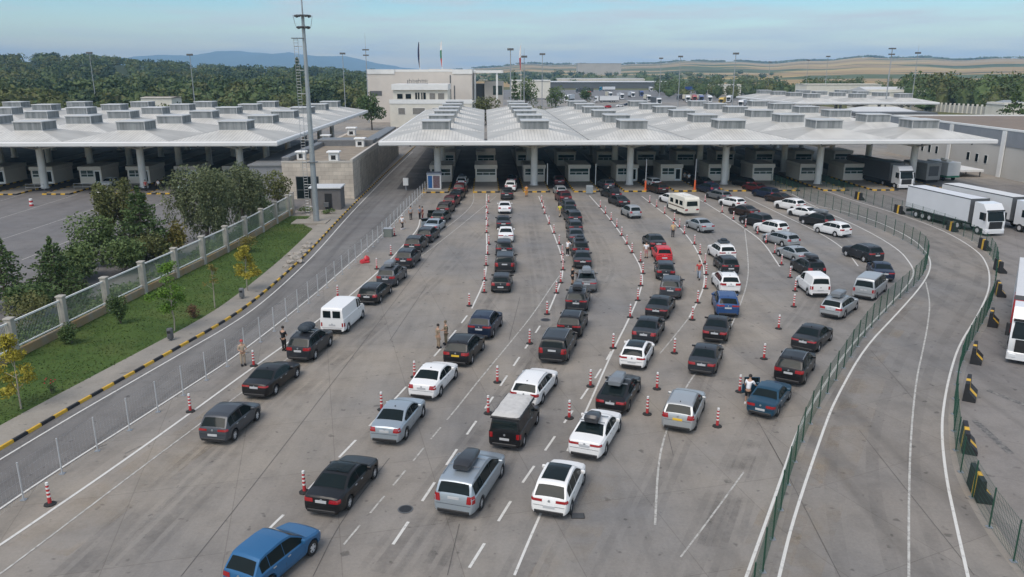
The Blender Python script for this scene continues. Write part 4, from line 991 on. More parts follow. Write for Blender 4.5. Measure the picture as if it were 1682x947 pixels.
def roof_load(kind, s, root):
    t = .40; zr = s.ztop(.4); m = MB(); rng = random.Random(5)
    if kind in ('box', 'boxgrey', 'case'):
        ln, w, h = (1.95, .84, .36) if kind != 'case' else (1.05, .80, .34); y0 = s.y(.36) - ln * .5 + (.15 if kind != 'case' else -.05); n = 9; rows = []
        for i in range(n):
            f = i / (n - 1); yy = y0 + ln * f
            ww = w / 2 * (1 - .30 * max(0, f - .35) ** 1.3 * 1.6) * (.86 if i in (0, n-1) else 1); hh = h * (1 - .62 * max(0, f - .45) ** 1.2) * (.66 if i == 0 else 1) * (.6 if i == n - 1 else 1)
            z = zr + .09
            rows.append([(-ww*.9, yy, z), (-ww, yy, z + hh*.42), (-ww*.94, yy, z + hh*.78), (-ww*.72, yy, z + hh), (0, yy, z + hh*1.03), (ww*.72, yy, z + hh), (ww*.94, yy, z + hh*.78), (ww, yy, z + hh*.42), (ww*.9, yy, z)])
        k = 9; fs = [(r*k+(i+1)%k, r*k+i, (r+1)*k+i, (r+1)*k+(i+1)%k) for r in range(n-1) for i in range(k)] + [tuple(range(k)), tuple(reversed(range((n-1)*k, n*k)))]
        m.add(sum(rows, []), fs); mat = M_boxgrey if kind == 'boxgrey' else M_box
        o = m.build('roof_box', mat, root, True, 38, fix=True)
    elif kind == 'bag':
        for i in range(3): m.blob((rng.uniform(-.1, .1), s.y(.38) + (i - 1) * .30, zr + .27), (.52, .42, .26), rng, rough=.07)
        o = m.build('roof_bag', M_bag, root, True, 80)
    elif kind == 'basket':
        m.bev(-.5, .5, s.y(.28), s.y(.5), zr + .06, zr + .26, .06); m.lathe([(.30, .0), (.34, .05), (.34, .14), (.24, .2)], 14, (0, s.y(.39), zr + .26)); o = m.build('roof_luggage', M_bag, root, True, 40)
    elif kind == 'cover':
        x = s.W / 2 - .08; y0, y1 = s.y(.02), s.y(.70)
        nx, ny = 9, 14; vs = []
        for j in range(ny):
            for i in range(nx):
                fx, fy = i/(nx-1), j/(ny-1); e = min(fx, 1-fx, fy, 1-fy); d = 0 if e > .06 else -.20
                vs.append(((fx-.5)*2*x, y0 + (y1-y0)*fy, zr + .16 + d + rng.uniform(-.02, .02)))
        fs = [(j*nx+i, j*nx+i+1, (j+1)*nx+i+1, (j+1)*nx+i) for j in range(ny-1) for i in range(nx-1)]
        b = MB(); b.add(vs, fs); o = b.build('roof_cover', M_cover, root, True, 60)
        sk = MB(); sk.bev(-x, x, y0, y1, zr - .10, zr + .02, .04); sk.build('roof_rack', M_black, root)
    bars = MB()
    if kind != 'cover':
        for t2 in (.30, .46): bars.bx(-s.W*.36, s.W*.36, s.y(t2)-.03, s.y(t2)+.03, zr + .045, zr + .085)
        bars.build('roof_bar', M_steel, root)

NAMES = {'saloon': 'saloon_car', 'hatch': 'hatchback_car', 'tall_hatch': 'hatchback_car', 'suv': 'suv', 'estate': 'estate_car', 'minivan': 'minivan', 'panel_van': 'panel_van', 'small_van': 'small_van', 'people_van': 'passenger_van', 'fastback': 'fastback_car', 'old_saloon': 'saloon_car'}
CATS = {'saloon': 'car', 'hatch': 'car', 'tall_hatch': 'car', 'suv': 'car', 'estate': 'car', 'minivan': 'minivan', 'panel_van': 'van', 'small_van': 'van', 'people_van': 'van', 'fastback': 'car', 'old_saloon': 'car'}
def place_car(k, color, px, py, hd, label, load=None, pano=False, yplate=False, door=None, rails=None, group='cars queuing for the border booths', anchor='rear', trunk=False):
    d = car_meshes(k); s = d['s']; hd = R(hd); g = P(px, py); fx, fy = math.sin(hd), math.cos(hd)
    loc = (g.x - fx * s.ra, g.y - fy * s.ra, .012) if anchor == 'rear' else (g.x, g.y, .012)
    t = thing(NAMES[k], label, CATS[k], loc, -hd, group)
    def part(name, me, mat=None):
        o = link(name, me, t)
        if mat:
            o.material_slots[0].link = 'OBJECT'; o.material_slots[0].material = mat
        return o
    near = py > 395; mid = py > 345
    vr = random.Random(int(px * 7 + py * 13)); t.scale = (vr.uniform(.975, 1.02), vr.uniform(.965, 1.02), vr.uniform(.97, 1.045))
    paint = PAINT[color]
    part('body', d['body'], paint); part('rear_window', d['rear']); part('windscreen', d['front'])
    for m in d['sides']: part('side_window', m)
    for m in d['tail'][vr.choice((0, 0, 1, 1, 2)) if k in ('saloon', 'hatch', 'tall_hatch', 'suv', 'estate') else 0]: part('tail_light', m)
    part('number_plate', d['plateY' if yplate else 'plateW'])
    part('bumper_trim', d['bump'])
    if mid:
        for m in d['mir']: part('mirror', m, paint if color not in ('silver',) else PAINT['silver'])
    if near:
        for m in d['head']: part('headlight', m)
        part('door_seam', d['seam']); part('badge', d['badge'])
        for m in d['handle']: part('door_handle', m)
        if k in ('saloon', 'suv', 'hatch', 'fastback', 'estate') and load is None: part('roof_antenna', d['fin']).location = (0, s.y(s.s['rear'][1] + .05), s.ztop(s.s['rear'][1] + .05) - .01)
    if rails if rails is not None else k in ('suv', 'estate', 'minivan') and mid:
        for m in d['rail']: part('roof_rail', m)
    if pano: part('glass_roof', d['pano'])
    wm = wheel_meshes(s.wr)
    for y in (s.ra, s.fa):
        for sg in (-1, 1):
            w = link('wheel', wm[0], t, (sg * (s.W/2 - .115), y, s.wr))
            if py > 360: link('rim', wm[1], w)
    if load: roof_load(load, s, t)
    if door:    # open front door: 'l' or 'r'
        sg = -1 if door == 'l' else 1; t1 = s.s['side'][-1][1] + .01; t0 = s.s['side'][-1][0]; dl = (t1 - t0) * s.L
        m = MB(); m.bev(0, dl, -.04, .04, .34, .92, .03); m.bx(.08, dl - .1, -.015, .015, .92, 1.30, 1); m.bx(.0, .07, -.02, .02, .92, 1.33, 0); m.bx(0.05, dl-.1, -.02, .02, 1.30, 1.34, 0)
        o = m.build('door', [paint, M_glass], t); o.location = (sg * (s.W/2 - .02), s.y(t1), 0); o.rotation_euler = (0, 0, R(-150 if sg < 0 else -30)); o['label'] = 'open front door'
    if trunk:
        m = MB(); m.bev(-.62, .62, -.04, .04, 0, .62, .03); o = m.build('boot_lid', paint, t); o.location = (0, s.y(.13), 1.08); o.rotation_euler = (R(-22), 0, 0); o['label'] = 'raised boot lid'
    return t
# ------------------------------------------------------------------ the queues: (type, colour, rear-axle pixel, heading, label, extras)
CARS = [
 # left queue, nearest first
 ('tall_hatch','blue',416,963,24,'bright blue hatchback cut off by the bottom edge of the photo',{}),
 ('tall_hatch','grey',362,722,9.5,'slate grey hatchback behind the black saloon, last along the bold white line',{}),
 ('saloon','black',432,646.5,11.7,'glossy black saloon between the slate grey hatchback and the grey suv with a roof bag',{}),
 ('suv','charcoal',499,589,8.8,'dark grey suv with a rounded dark roof bag, behind the white panel van',dict(load='bag')),
 ('panel_van','white',553.5,543.5,8.6,'white panel van with two dark rear windows',{}),
 ('estate','black',609,496.5,8.4,'black estate directly ahead of the white panel van',{}),
 ('suv','grey',638,468.5,8.4,'grey suv with a flat grey roof box ahead of the black estate',dict(load='boxgrey')),
 ('suv','charcoal',666,438.5,7,'charcoal suv third ahead of the white panel van',{}),
 ('suv','nearblack',680,414,7,'black suv with one red brake light showing, fourth ahead of the white panel van',{}),
 ('suv','charcoal',699,397.5,9,'broad dark grey suv with bright red tail lights behind the silver saloon',{}),
 ('saloon','bluesilver',710,381,9,'silver saloon in the left queue with its left door open',dict(door='l')),
 ('estate','olive',721,366,9,'dark estate with an open left door ahead of the silver saloon',dict(door='l')),
 ('suv','brown',729,352,8,'dark suv second ahead of the silver saloon in the left queue',{}),
 ('suv','darkred',739,340,8,'dark reddish suv third ahead of the silver saloon in the left queue',{}),
 ('saloon','nearblack',748,329,8,'black saloon second behind the white estate at the first booth lane',{}),
 ('suv','darkred',755,318.5,5,'dark red suv just behind the white estate at the first booth lane',{}),
 ('estate','white',758.5,305,2,'white estate with a roof load entering the first booth lane',dict(load='basket')),
 # second queue
 ('suv','navy',791,553,12,'dark blue suv ahead of the black suv with a yellow plate',dict(pano=False)),
 ('suv','black',754.5,596,13.5,'black suv with a yellow number plate beside the two soldiers',dict(yplate=True)),
 ('saloon','white',702,648.5,14.5,'white saloon behind the black suv with a yellow plate',{}),
 ('saloon','bluesilver',643,719,12,'silver blue saloon behind the white saloon',{}),
 ('saloon','black',545,832,14,'large black saloon with dark glass roof behind the silver blue saloon',dict(pano=True)),
 ('hatch','nearblack',823,478.5,3,'black hatchback with red tail lights, last of the tight middle left queue',{}),
 ('minivan','nearblack',829.5,446,2,'dark people carrier second from the back of the middle left queue',{}),
 ('suv','charcoal',828,420,0,'grey suv with a rack on its tailgate behind a white saloon',dict(rails=True)),
 ('saloon','white',831,396.5,0,'white saloon between two dark cars halfway up the middle left queue',{}),
 ('saloon','charcoal',827,375.5,-1,'dark saloon with wide red tail lights ahead of the white saloon',{}),
 ('saloon','white',829,349.5,0,'white coupe shaped saloon second from the kerb in the middle left queue',{}),
 ('suv','nearblack',832.5,327,1,'black suv at the kerb line behind the white suv in the second booth lane',{}),
 ('suv','white',838.5,314,3,'white suv entering the second booth lane',{}),
 ('saloon','nearblack',841,301,3,'black car under the roof ahead of the white suv in the second booth lane',{}),
 # third queue, near part
 ('minivan','bluesilver',757.5,832,16.7,'silver grey minivan with a long black roof box',dict(load='box')),
 ('small_van','black',836,729,16.3,'boxy black van with a quilted grey cover strapped on its roof',dict(load='cover')),
 ('estate','white',868,660,19,'white estate just ahead of the boxy black van',{}),
 ('minivan','nearblack',910.5,590.5,14,'black people carrier with red tail lights ahead of the white estate',{}),
 ('suv','black',936,551,13,'boxy black suv with silver roof rails behind the dark car with a roof box',dict(rails=True)),
 ('suv','charcoal',947,508.5,9,'dark car with a black roof box behind the grey saloon with a roof box',dict(load='box')),
 ('saloon','midgrey',963,476.5,4,'grey saloon with a roof box in the long middle queue',dict(load='boxgrey')),
 ('saloon','nearblack',956.5,438.5,3,'black saloon ahead of the grey saloon with a roof box',{}),
 ('suv','charcoal',953,421,0,'dark suv with luggage on its roof beside the man in a white shirt',dict(load='basket')),
 ('saloon','grey',946.5,399,-1,'grey saloon with a red light bar in the long middle queue',{}),
 ('hatch','charcoal',945,382,-3,'dark hatchback fourth ahead of the grey saloon with a roof box',{}),
 ('suv','charcoal',943.5,367,-6,'dark suv fifth ahead of the grey saloon with a roof box',{}),
 ('saloon','nearblack',937,355.5,-8,'black saloon beside the person in a yellow top',{}),
 ('estate','grey',934.5,345,-9,'grey estate in the middle queue third behind the silver car at the kerb',{}),
 ('suv','darkred',928,333,-9,'dark red suv right behind the silver car at the kerb of the middle lane',{}),
 ('hatch','silver',921.5,321,-6,'silver hatchback crossing the kerb line of the middle booth lane',{}),
 ('suv','darkred',918.5,305,-2,'dark red suv under the roof ahead of the silver hatchback',{}),
 # right of it, near
 ('tall_hatch','white',908,838,17,'white compact suv with a black glass roof near the bottom of the photo',dict(pano=True)),
 ('saloon','white',968,742,21,'white saloon with a small black roof case',dict(load='case')),
 ('fastback','black',1008,671,20.3,'black fastback with a grey roof box',dict(load='boxgrey')),
 ('hatch','white',1040,602.5,19.2,'white hatchback with a dark sunroof behind the dark saloons',dict(pano=True)),
 ('saloon','charcoal',1060,560.5,19.1,'charcoal saloon directly ahead of the white hatchback with a dark sunroof',{}),
 ('saloon','nearblack',1080,520.5,20,'black saloon between the charcoal saloon and the grey suv coupe',{}),
 ('suv','grey',1101,488,14,'grey suv with pale stickers on its rear window',{}),
 ('hatch','charcoal',1092.5,458,7,'dark hatchback directly behind the red hatchback',{}),
 ('hatch','red',1089.5,430.5,2,'bright red hatchback in the fourth queue',{}),
 ('saloon','nearblack',1078,409,-3,'black saloon directly ahead of the red hatchback',{}),
 ('tall_hatch','silver',1041.5,358,-12,'silver hatchback alone on the open lane right of the middle queue',{}),
 ('saloon','charcoal',1022,338.5,-16,'dark saloon just ahead of the lone silver hatchback',{}),
 ('saloon','nearblack',1009,326,-18,'black car with its boot raised beside a person in white',dict(trunk=True)),
 ('suv','grey',999,311,-12,'grey suv entering the booth lane ahead of the car with its boot raised',{}),
 ('suv','brown',1086,318,-18,'dark brown suv at the kerb between two booths',{}),
 ('estate','white',1075,306,-12,'white estate in shade ahead of the dark brown suv',{}),
 # fifth queue
 ('suv','silver',1116,701,22,'silver suv with a yellow number plate at the end of the fifth queue',dict(yplate=True)),
 ('saloon','charcoal',1154,609.5,21,'dark grey saloon with a white sheet in its rear window ahead of the silver suv',{}),
 ('saloon','black',1174.5,557.5,19.5,'black saloon behind the blue suv in the fifth queue',{}),
 ('suv','steelblue',1193,516.5,9,'blue suv behind the white suv in the fifth queue',{}),
 ('suv','white',1196,480,3,'white suv with a dark sunroof ahead of the blue suv',dict(pano=True)),
 ('hatch','nearblack',1197,448,1,'black hatchback squeezed between two white suvs',{}),
 ('suv','white',1191,428,-4,'white suv with a round blue load on its roof',dict(load='basket')),
 ('saloon','silver',1157,380.5,-15,'silver saloon following the cream caravan',{}),
 ('saloon','bluesilver',1122,347,-16,'grey car towing the cream caravan',{}),
 ('hatch','white',1107,335,-18,'white hatchback ahead of the car towing the caravan',{}),
 # sixth queue
 ('estate','midgrey',1188,329,-22,'dark grey tall estate at the kerb ahead of the white hatchback in the sixth queue',{}),
 ('suv','navy',1170,318,-20,'dark blue suv under the roof edge ahead of the tall grey estate',{}),
 ('saloon','nearblack',1160,306,-15,'black car in shade beside the second tall pole with an orange base',{}),
 ('hatch','white',1212,341,-26,'white hatchback behind the tall grey estate in the sixth queue',{}),
 ('saloon','brown',1232.5,356,-27,'dark saloon directly behind the white hatchback of the sixth queue',{}),
 ('suv','nearblack',1253,373,-28,'black suv directly ahead of the white mpv style car of the sixth queue',{}),
 ('suv','white',1279,386.5,-27,'white suv directly ahead of the silver estate',{}),
 ('estate','silver',1294.5,404.5,-22,'silver estate between the white suv and the pale silver saloon',{}),
 ('saloon','silver',1315.5,430,-14,'pale silver saloon behind the silver estate',{}),
 ('suv','nearblack',1335,455,-4,'black suv with a black roof box in front of the small white van',dict(load='box')),
 ('small_van','white',1341.5,485.5,1,'small white van with black rear window in the sixth queue',{}),
 # seventh queue beside the green fence
 ('estate','silver',1369,519,40,'silver estate with a dark roof box turning beside the green fence',dict(load='boxgrey')),
 ('people_van','silver',1421,489,38,'silver passenger van beside the green fence',{}),
 ('saloon','navy',1449,459,14,'dark blue saloon hidden behind the silver passenger van',{}),
 ('suv','charcoal',1430,429.5,-16,'dark grey suv alone ahead of the dark blue saloon',{}),
 ('suv','white',1380,388,-24,'white suv with tall red tail lights, last of the queue along the far fence',{}),
 ('suv','nearblack',1354.5,373,-28,'black suv with luggage on its roof ahead of the white suv with tall red lights',dict(load='boxgrey')),
 ('saloon','white',1333,358.5,-28,'white saloon third from the back of the queue along the far fence',{}),
 ('suv','white',1308,346.5,-27,'white suv between a white saloon and a dark saloon along the far fence',{}),
 ('saloon','brown',1289.5,334,-27,'dark saloon directly ahead of the second white suv along the far fence',{}),
 ('suv','navy',1267,326,-26,'dark suv near the yellow striped kerb at the front of the far fence queue',{}),
 ('saloon','darkred',1249,316,-25,'dark red saloon second from the front of the far fence queue',{}),
 ('suv','black',1228,308,-20,'black suv at the front of the far fence queue in the shade',{}),
 ('saloon','nearblack',1324,573.5,37,'black saloon ahead of the black suv with chrome strip in the right hand column',{}),
 ('suv','black',1297.5,626,31,'black suv right behind the black saloon, ahead of the old blue saloon',{}),
 ('old_saloon','petrol',1254,678,32,'old dark blue saloon with its left door open and a man leaning in',dict(door='l')),
]
for k, col, x, y, hd, lab, kw in CARS: place_car(k, col, x, y, hd, lab, **kw)
# two cars in the left yard, facing the camera
place_car('saloon', 'silver', 172, 318, 168, 'silver saloon driving out of the left canopy toward the trees', group='cars in the left yard', anchor='mid')
place_car('hatch', 'white', 181, 306, 172, 'white hatchback behind the silver saloon under the left canopy', group='cars in the left yard', anchor='mid')
# ------------------------------------------------------------------ fences
def stations(pts, step):
    r = resample(pts, step); return r
def wire_fence(name, label, pts, step, h, mat, postm, post_r, vstep=.2, hstep=.25, wr=.006, base=0.0, post_h=None, cat='fence', pole=None):
    t = thing(name, label, cat, (0,0,0)); st = stations(pts, step); pm_ = MB(); pm_.cyl((0,0,0), (0,0,post_h or h), post_r, post_r, 6); pme = pm_.mesh('post', postm)
    ft = MB(); ft.bx(-.12, .12, -.12, .12, 0, .03); fme = ft.mesh('foot_plate', M_steel)
    for p in st:
        o = link('post', pme, t, (p.x, p.y, base)); link('foot_plate', fme, o)
    for k, (p, q) in enumerate(zip(st, st[1:])):
        m = MB(); d = (q - p).length; u = (q - p).to_3d() / d; a = p.to_3d() + Vector((0,0,base + .08))
        x = vstep
        while x < d - .04:
            b_ = a + u * x; m.cyl(b_, b_ + Vector((0,0,h - .1)), wr, n=3, caps=False); x += vstep
        z = 0
        while z <= h - .05:
            m.cyl(a + Vector((0,0,z)), a + u * d + Vector((0,0,z)), wr * 1.5, n=3, caps=False); z += hstep
        m.build('mesh_panel', mat, t)
    return t
wire_fence('wire_fence', 'dark green wire fence curving along the left side of the lorry road', F1, 2.5, 2.0, M_greenfence, M_greenfence, .035, vstep=.12, hstep=.25, wr=.0038)
wire_fence('wire_fence', 'dark green wire fence with barriers behind it on the right side of the lorry road', F2, 2.5, 1.9, M_greenfence, M_greenfence, .035, vstep=.14, hstep=.25, wr=.0042)
M_palewire = pm('pale_wire', (.50,.51,.52), .5, metal=.3)
FL = offset([p for p in WLX if p.y < 132], .35)
wire_fence('wire_fence', 'pale wire fence on slim grey posts between the service road and the queues', FL, 2.45, 1.9, M_palewire, M_palewire, .04, vstep=.22, hstep=.45, wr=.0022)
# concrete pillar fence behind the lawn
cf = thing('pillar_fence', 'concrete pillar fence with pale green bars along the back of the lawn', 'fence', (0,0,0))
M_pill = pm('pillar_concrete', (.36,.34,.30), .9, var=.2, scale=1.3); M_bars = pm('pale_green_bar', (.20,.27,.21), .6); M_plinth = pm('stained_plinth', (.33,.30,.24), .9, var=.15, scale=.7, tint=(.30,.19,.07))
fpts = [Vector((-35.2, 34)), Vector((-33.5, 52.4)), Vector((-32.4, 65)), Vector((-31.1, 76)), Vector((-30.2, 88)), Vector((-29.9, 106))]
st = stations(smooth_line(fpts), 5.4); pmb = MB(); pmb.bev(-.24, .24, -.24, .24, 0, 2.85, .03); pmb.bev(-.29, .29, -.29, .29, 2.85, 2.95, .03); pme = pmb.mesh('pillar', M_pill)
for p in st: link('pillar', pme, cf, (p.x, p.y, .05))
for p, q in zip(st, st[1:]):
    d = (q - p).length; ang = math.atan2(-(q-p).x, (q-p).y)
    m = MB(); m.bx(-.14, .14, .25, d - .25, 0, .62); o = m.build('plinth', M_plinth, cf, loc=(p.x, p.y, .05), rz=ang)
    m = MB(); m.bx(-.05, .05, .25, d - .25, 2.55, 2.66); m.bx(-.05, .05, .25, d - .25, .78, .86); o = m.build('rail', M_white, cf, loc=(p.x, p.y, .05), rz=ang)
    m = MB(); y = .35
    while y < d - .3: m.bx(-.009, .009, y, y + .018, .86, 2.55); y += .15
    m.build('bar_panel', M_bars, cf, loc=(p.x, p.y, .05), rz=ang)

# ------------------------------------------------------------------ trees
def leaf_mat(name, a, b, c, sc_=.35):
    t = NT(name); p = t.pos()
    col = t.mix(t.ramp(t.noise(p, sc_, 4), (.35, 0.0), (.65, 1.0)), a, b)
    col = t.mix(t.ramp(t.noise(p, sc_ * 14, 2), (.45, 0.0), (.75, 1.0)), col, c)
    t.b.inputs['Subsurface Weight'].default_value = 0.0
    return t.out(col, .75, .2)
L_dark = leaf_mat('leaf_dark', (0.051, 0.086, 0.030), (0.076, 0.119, 0.041), (0.115, 0.162, 0.061))
L_mid = leaf_mat('leaf_mid', (0.072, 0.114, 0.039), (0.104, 0.150, 0.052), (0.156, 0.202, 0.078))
L_olive = leaf_mat('leaf_olive', (0.087, 0.109, 0.038), (0.123, 0.128, 0.046), (0.174, 0.174, 0.072))
L_will = leaf_mat('leaf_willow', (0.095, 0.121, 0.059), (0.124, 0.146, 0.073), (0.203, 0.223, 0.121))
L_lime = leaf_mat('leaf_lime', (.085,.17,.022), (.11,.20,.03), (.16,.26,.05))
L_yellow = leaf_mat('leaf_yellow', (.24,.22,.030), (.32,.27,.035), (.42,.36,.06))
L_gold = leaf_mat('leaf_gold', (.15,.13,.035), (.20,.16,.04), (.12,.13,.04))
L_red = leaf_mat('leaf_red', (.10,.035,.03), (.14,.07,.04), (.06,.07,.03))
L_purple = leaf_mat('leaf_purple', (.022,.012,.02), (.032,.018,.026), (.045,.026,.035))
L_forest = leaf_mat('forest_leaf', (0.058, 0.096, 0.038), (0.098, 0.134, 0.050), (0.130, 0.152, 0.062), .022)
L_forest2 = leaf_mat('forest_leaf_bright', (0.098, 0.127, 0.039), (0.127, 0.138, 0.046), (0.138, 0.132, 0.069), .03)
L_forest3 = leaf_mat('forest_leaf_dark', (.028,.052,.028), (.040,.066,.032), (.06,.085,.038), .028)
M_bark = pm('bark', (.11,.09,.07), .95, var=.25, scale=4); M_palebark = pm('pale_bark', (.30,.27,.22), .9, var=.2, scale=4)
def leaves(mb, c, r, n, s, rng, shell=.55, droop=0, flat=.0):
    for _ in range(n):
        while True:
            d = Vector((rng.gauss(0,1), rng.gauss(0,1), rng.gauss(0,1)))
            if d.length > .1: break
        d.normalize(); k = shell + (1 - shell) * rng.random() ** .6
        p = Vector((c[0] + d.x*r[0]*k, c[1] + d.y*r[1]*k, c[2] + d.z*r[2]*k))
        a = Vector((rng.gauss(0,1), rng.gauss(0,1), rng.gauss(0,.7))).normalized()
        if droop: a = (a * (1 - droop) + Vector((0,0,-1)) * droop).normalized()
        b = a.cross(Vector((rng.gauss(0,1), rng.gauss(0,1), rng.gauss(0,1)))).normalized(); q = s * rng.uniform(.6, 1.3); w = q * (.45 if droop else .62)
        mb.add([p - a*q*.5, p + b*w*.5, p + a*q*.5, p - b*w*.5], [(0,1,2,3)])
def trunk(mb, p0, p1, r0, r1, rng, n=4, wob=.08):
    p0, p1 = Vector(p0), Vector(p1); prev = p0; pr = r0
    for i in range(1, n + 1):
        f = i / n; q = p0.lerp(p1, f) + Vector((rng.uniform(-wob, wob), rng.uniform(-wob, wob), 0)) * (1 if i < n else 0); r = r0 + (r1 - r0) * f
        mb.cyl(prev, q, pr, r, 7, caps=False); prev, pr = q, r
def tree(label, base, H, W, kind, mat, seed, name='leafy_tree', cat='tree', n=1500, s=.3, th=None, group=None, bark=None, depth=1.0):
    rng = random.Random(seed); t = thing(name, label, cat, base, 0, group); tb = MB(); cr = MB(); th = H * .3 if th is None else th
    if kind == 'round':
        nb = 9; cz = (H + th) / 2; trunk(tb, (0,0,-.1), (0,0,cz), .05*H*.5 + .04, .04, rng)
        for i in range(nb):
            a = rng.uniform(0, 6.28); k = rng.random() ** .5; c = (math.cos(a)*W*.30*k, math.sin(a)*W*.30*k*depth, th + (H - th) * rng.uniform(.22, .80)); r = W * rng.uniform(.20, .34)
            leaves(cr, c, (r, r*depth, r*.85), n // nb, s, rng); trunk(tb, (0, 0, th*.9), c, .03*H*.35, .015, rng, 3)
    elif kind == 'willow':
        trunk(tb, (0,0,-.1), (.2,0,H*.7), .26, .07, rng); nb = 22
        for i in range(nb):
            a = rng.uniform(0, 6.28); k = rng.random() ** .5; z = th*.6 + (H - th*.6) * rng.uniform(.15, .86); q = W*.36*k*math.sin(math.pi*min(1, max(.15, 1.02 - z/H*.75))); c = (math.cos(a)*q, math.sin(a)*q, z); r = W*rng.uniform(.11, .2)
            leaves(cr, c, (r, r, r*1.25), n // nb, s, rng, .35, droop=.35)
            if i % 2: trunk(tb, (.1, 0, H*.35), c, .05, .012, rng, 3)
            if k > .5: leaves(cr, (c[0]*1.15, c[1]*1.15, max(.9, z - r*1.6)), (r*.5, r*.5, r*1.1), n // (nb*3), s, rng, .2, droop=.7)
    elif kind == 'conifer':
        trunk(tb, (0,0,-.1), (0,0,H*.95), .16, .02, rng); lay = 11
        for i in range(lay):
            f = i / (lay - 1); z = th + (H - th) * f; rr = W/2 * (1 - f) ** .8 + .12; m_ = max(3, int(8 * (1 - f)) + 3)
            for j in range(m_):
                a = 6.28 * (j + rng.random()) / m_; q = rr * rng.uniform(.6, 1.1); c = (math.cos(a)*q*.62, math.sin(a)*q*.62, z - q*.08 + rng.uniform(-.15, .15)); trunk(tb, (0,0,z), (math.cos(a)*q, math.sin(a)*q, z + .05), .03, .01, rng, 2, 0)
                leaves(cr, c, (q*.48 + .08, q*.48 + .08, H*.045 + .06), max(4, n // (lay * 8)), s, rng, .1)
    elif kind == 'sparse':
        trunk(tb, (0,0,-.1), (.05,.05,H*.92), .055, .02, rng, 5, .05)
        for i in range(13):
            a = rng.uniform(0, 6.28); k = rng.uniform(.25, 1); z = th + (H - th) * rng.uniform(0, 1); kk = math.sin(math.pi * min(1, .2 + .8*(z - th)/(H - th))) * .9 + .1; c = (math.cos(a)*W*.42*k*kk, math.sin(a)*W*.42*k*kk, z); trunk(tb, (0,0,max(th*.8, z - .5)), c, .018, .008, rng, 2, .02)
            leaves(cr, c, (W*.17, W*.17, W*.12), n // 13, s, rng, .1, droop=.25)
    elif kind == 'column':
        trunk(tb, (0,0,-.1), (0,0,H*.8), .2, .04, rng)
        for i in range(8):
            f = i/7; r = W/2 * (math.sin(math.pi*(.12 + .82*f)) ** .7); leaves(cr, (0,0,th + (H-th)*f*.93), (r, r, H*.09), n//8, s, rng)
    elif kind == 'bush':
        for i in range(7):
            a = rng.uniform(0, 6.28); k = rng.random()**.5; r = W*rng.uniform(.2, .3); c = (math.cos(a)*W*.26*k, math.sin(a)*W*.26*k, H*rng.uniform(.3, .72)); leaves(cr, c, (r, r, H*.3), n//7, s, rng, .3); trunk(tb, (0,0,-.05), c, .03, .012, rng, 2, .02)
    tb.build('trunk', bark or M_bark, t, True); cr.build('crown', mat, t)
    return t
LZ = LAWN_Z
def lp(px, py): q = P(px, py); return (q.x, q.y, LZ)
tree('young tree with yellow leaves at the left edge of the lawn', lp(35.5, 674), 4.3, 2.9, 'sparse', L_yellow, 1, 'young_tree', n=2600, s=.19, th=.9, bark=M_palebark)
tree('young tree with bright green leaves on the lawn beside a dark bin', lp(287, 545), 5.2, 3.3, 'sparse', L_lime, 2, 'young_tree', n=2600, s=.20, th=1.5, bark=M_palebark)
tree('thin young tree with few olive leaves in the middle of the lawn', lp(353.5, 507), 3.6, 1.8, 'sparse', L_gold, 3, 'young_tree', n=330, s=.17, th=1.9, bark=M_palebark)
tree('young tree with golden yellow leaves nearest the rocks', lp(407, 479), 3.8, 3.0, 'sparse', L_yellow, 4, 'young_tree', n=2400, s=.20, th=1.2, bark=M_palebark)
tree('dense dark cone shaped shrub in front of a fence pillar', lp(199, 533), 2.5, 1.7, 'bush', L_dark, 5, 'shrub', 'shrub', n=2000, s=.16)
tree('low dark shrub on the lawn left of the cone shaped shrub', lp(119, 565), 1.8, 1.8, 'bush', L_dark, 6, 'shrub', 'shrub', n=1500, s=.16)
tree('small reddish topped shrub near the thin young tree', lp(319, 524), 1.2, 1.3, 'bush', L_red, 7, 'shrub', 'shrub', n=360, s=.15)
tree('golden bush against the fence near the willow', lp(410, 415), 1.9, 3.0, 'bush', L_gold, 8, 'shrub', 'shrub', n=500, s=.2)
tree('tuft of green plants at the foot of the guard hut', lp(503, 350), .9, 2.4, 'bush', L_mid, 9, 'shrub', 'shrub', n=300, s=.2)
tree('green plants at the right corner of the guard hut', lp(540, 352), .8, 2.2, 'bush', L_mid, 10, 'shrub', 'shrub', n=300, s=.2)
rs = tree('small rose bush with red blooms on the lawn', lp(86, 648), .9, .8, 'bush', L_mid, 11, 'rose_bush', 'shrub', n=260, s=.10)
m = MB(); rng = random.Random(1)
for i in range(7): m.blob((rng.uniform(-.45, .4), rng.uniform(-.3, .3), rng.uniform(.65, .95)), (.05, .05, .045), rng, sub=1)
m.build('bloom', pm('rose_bloom', (.38,.03,.03), .6), rs)
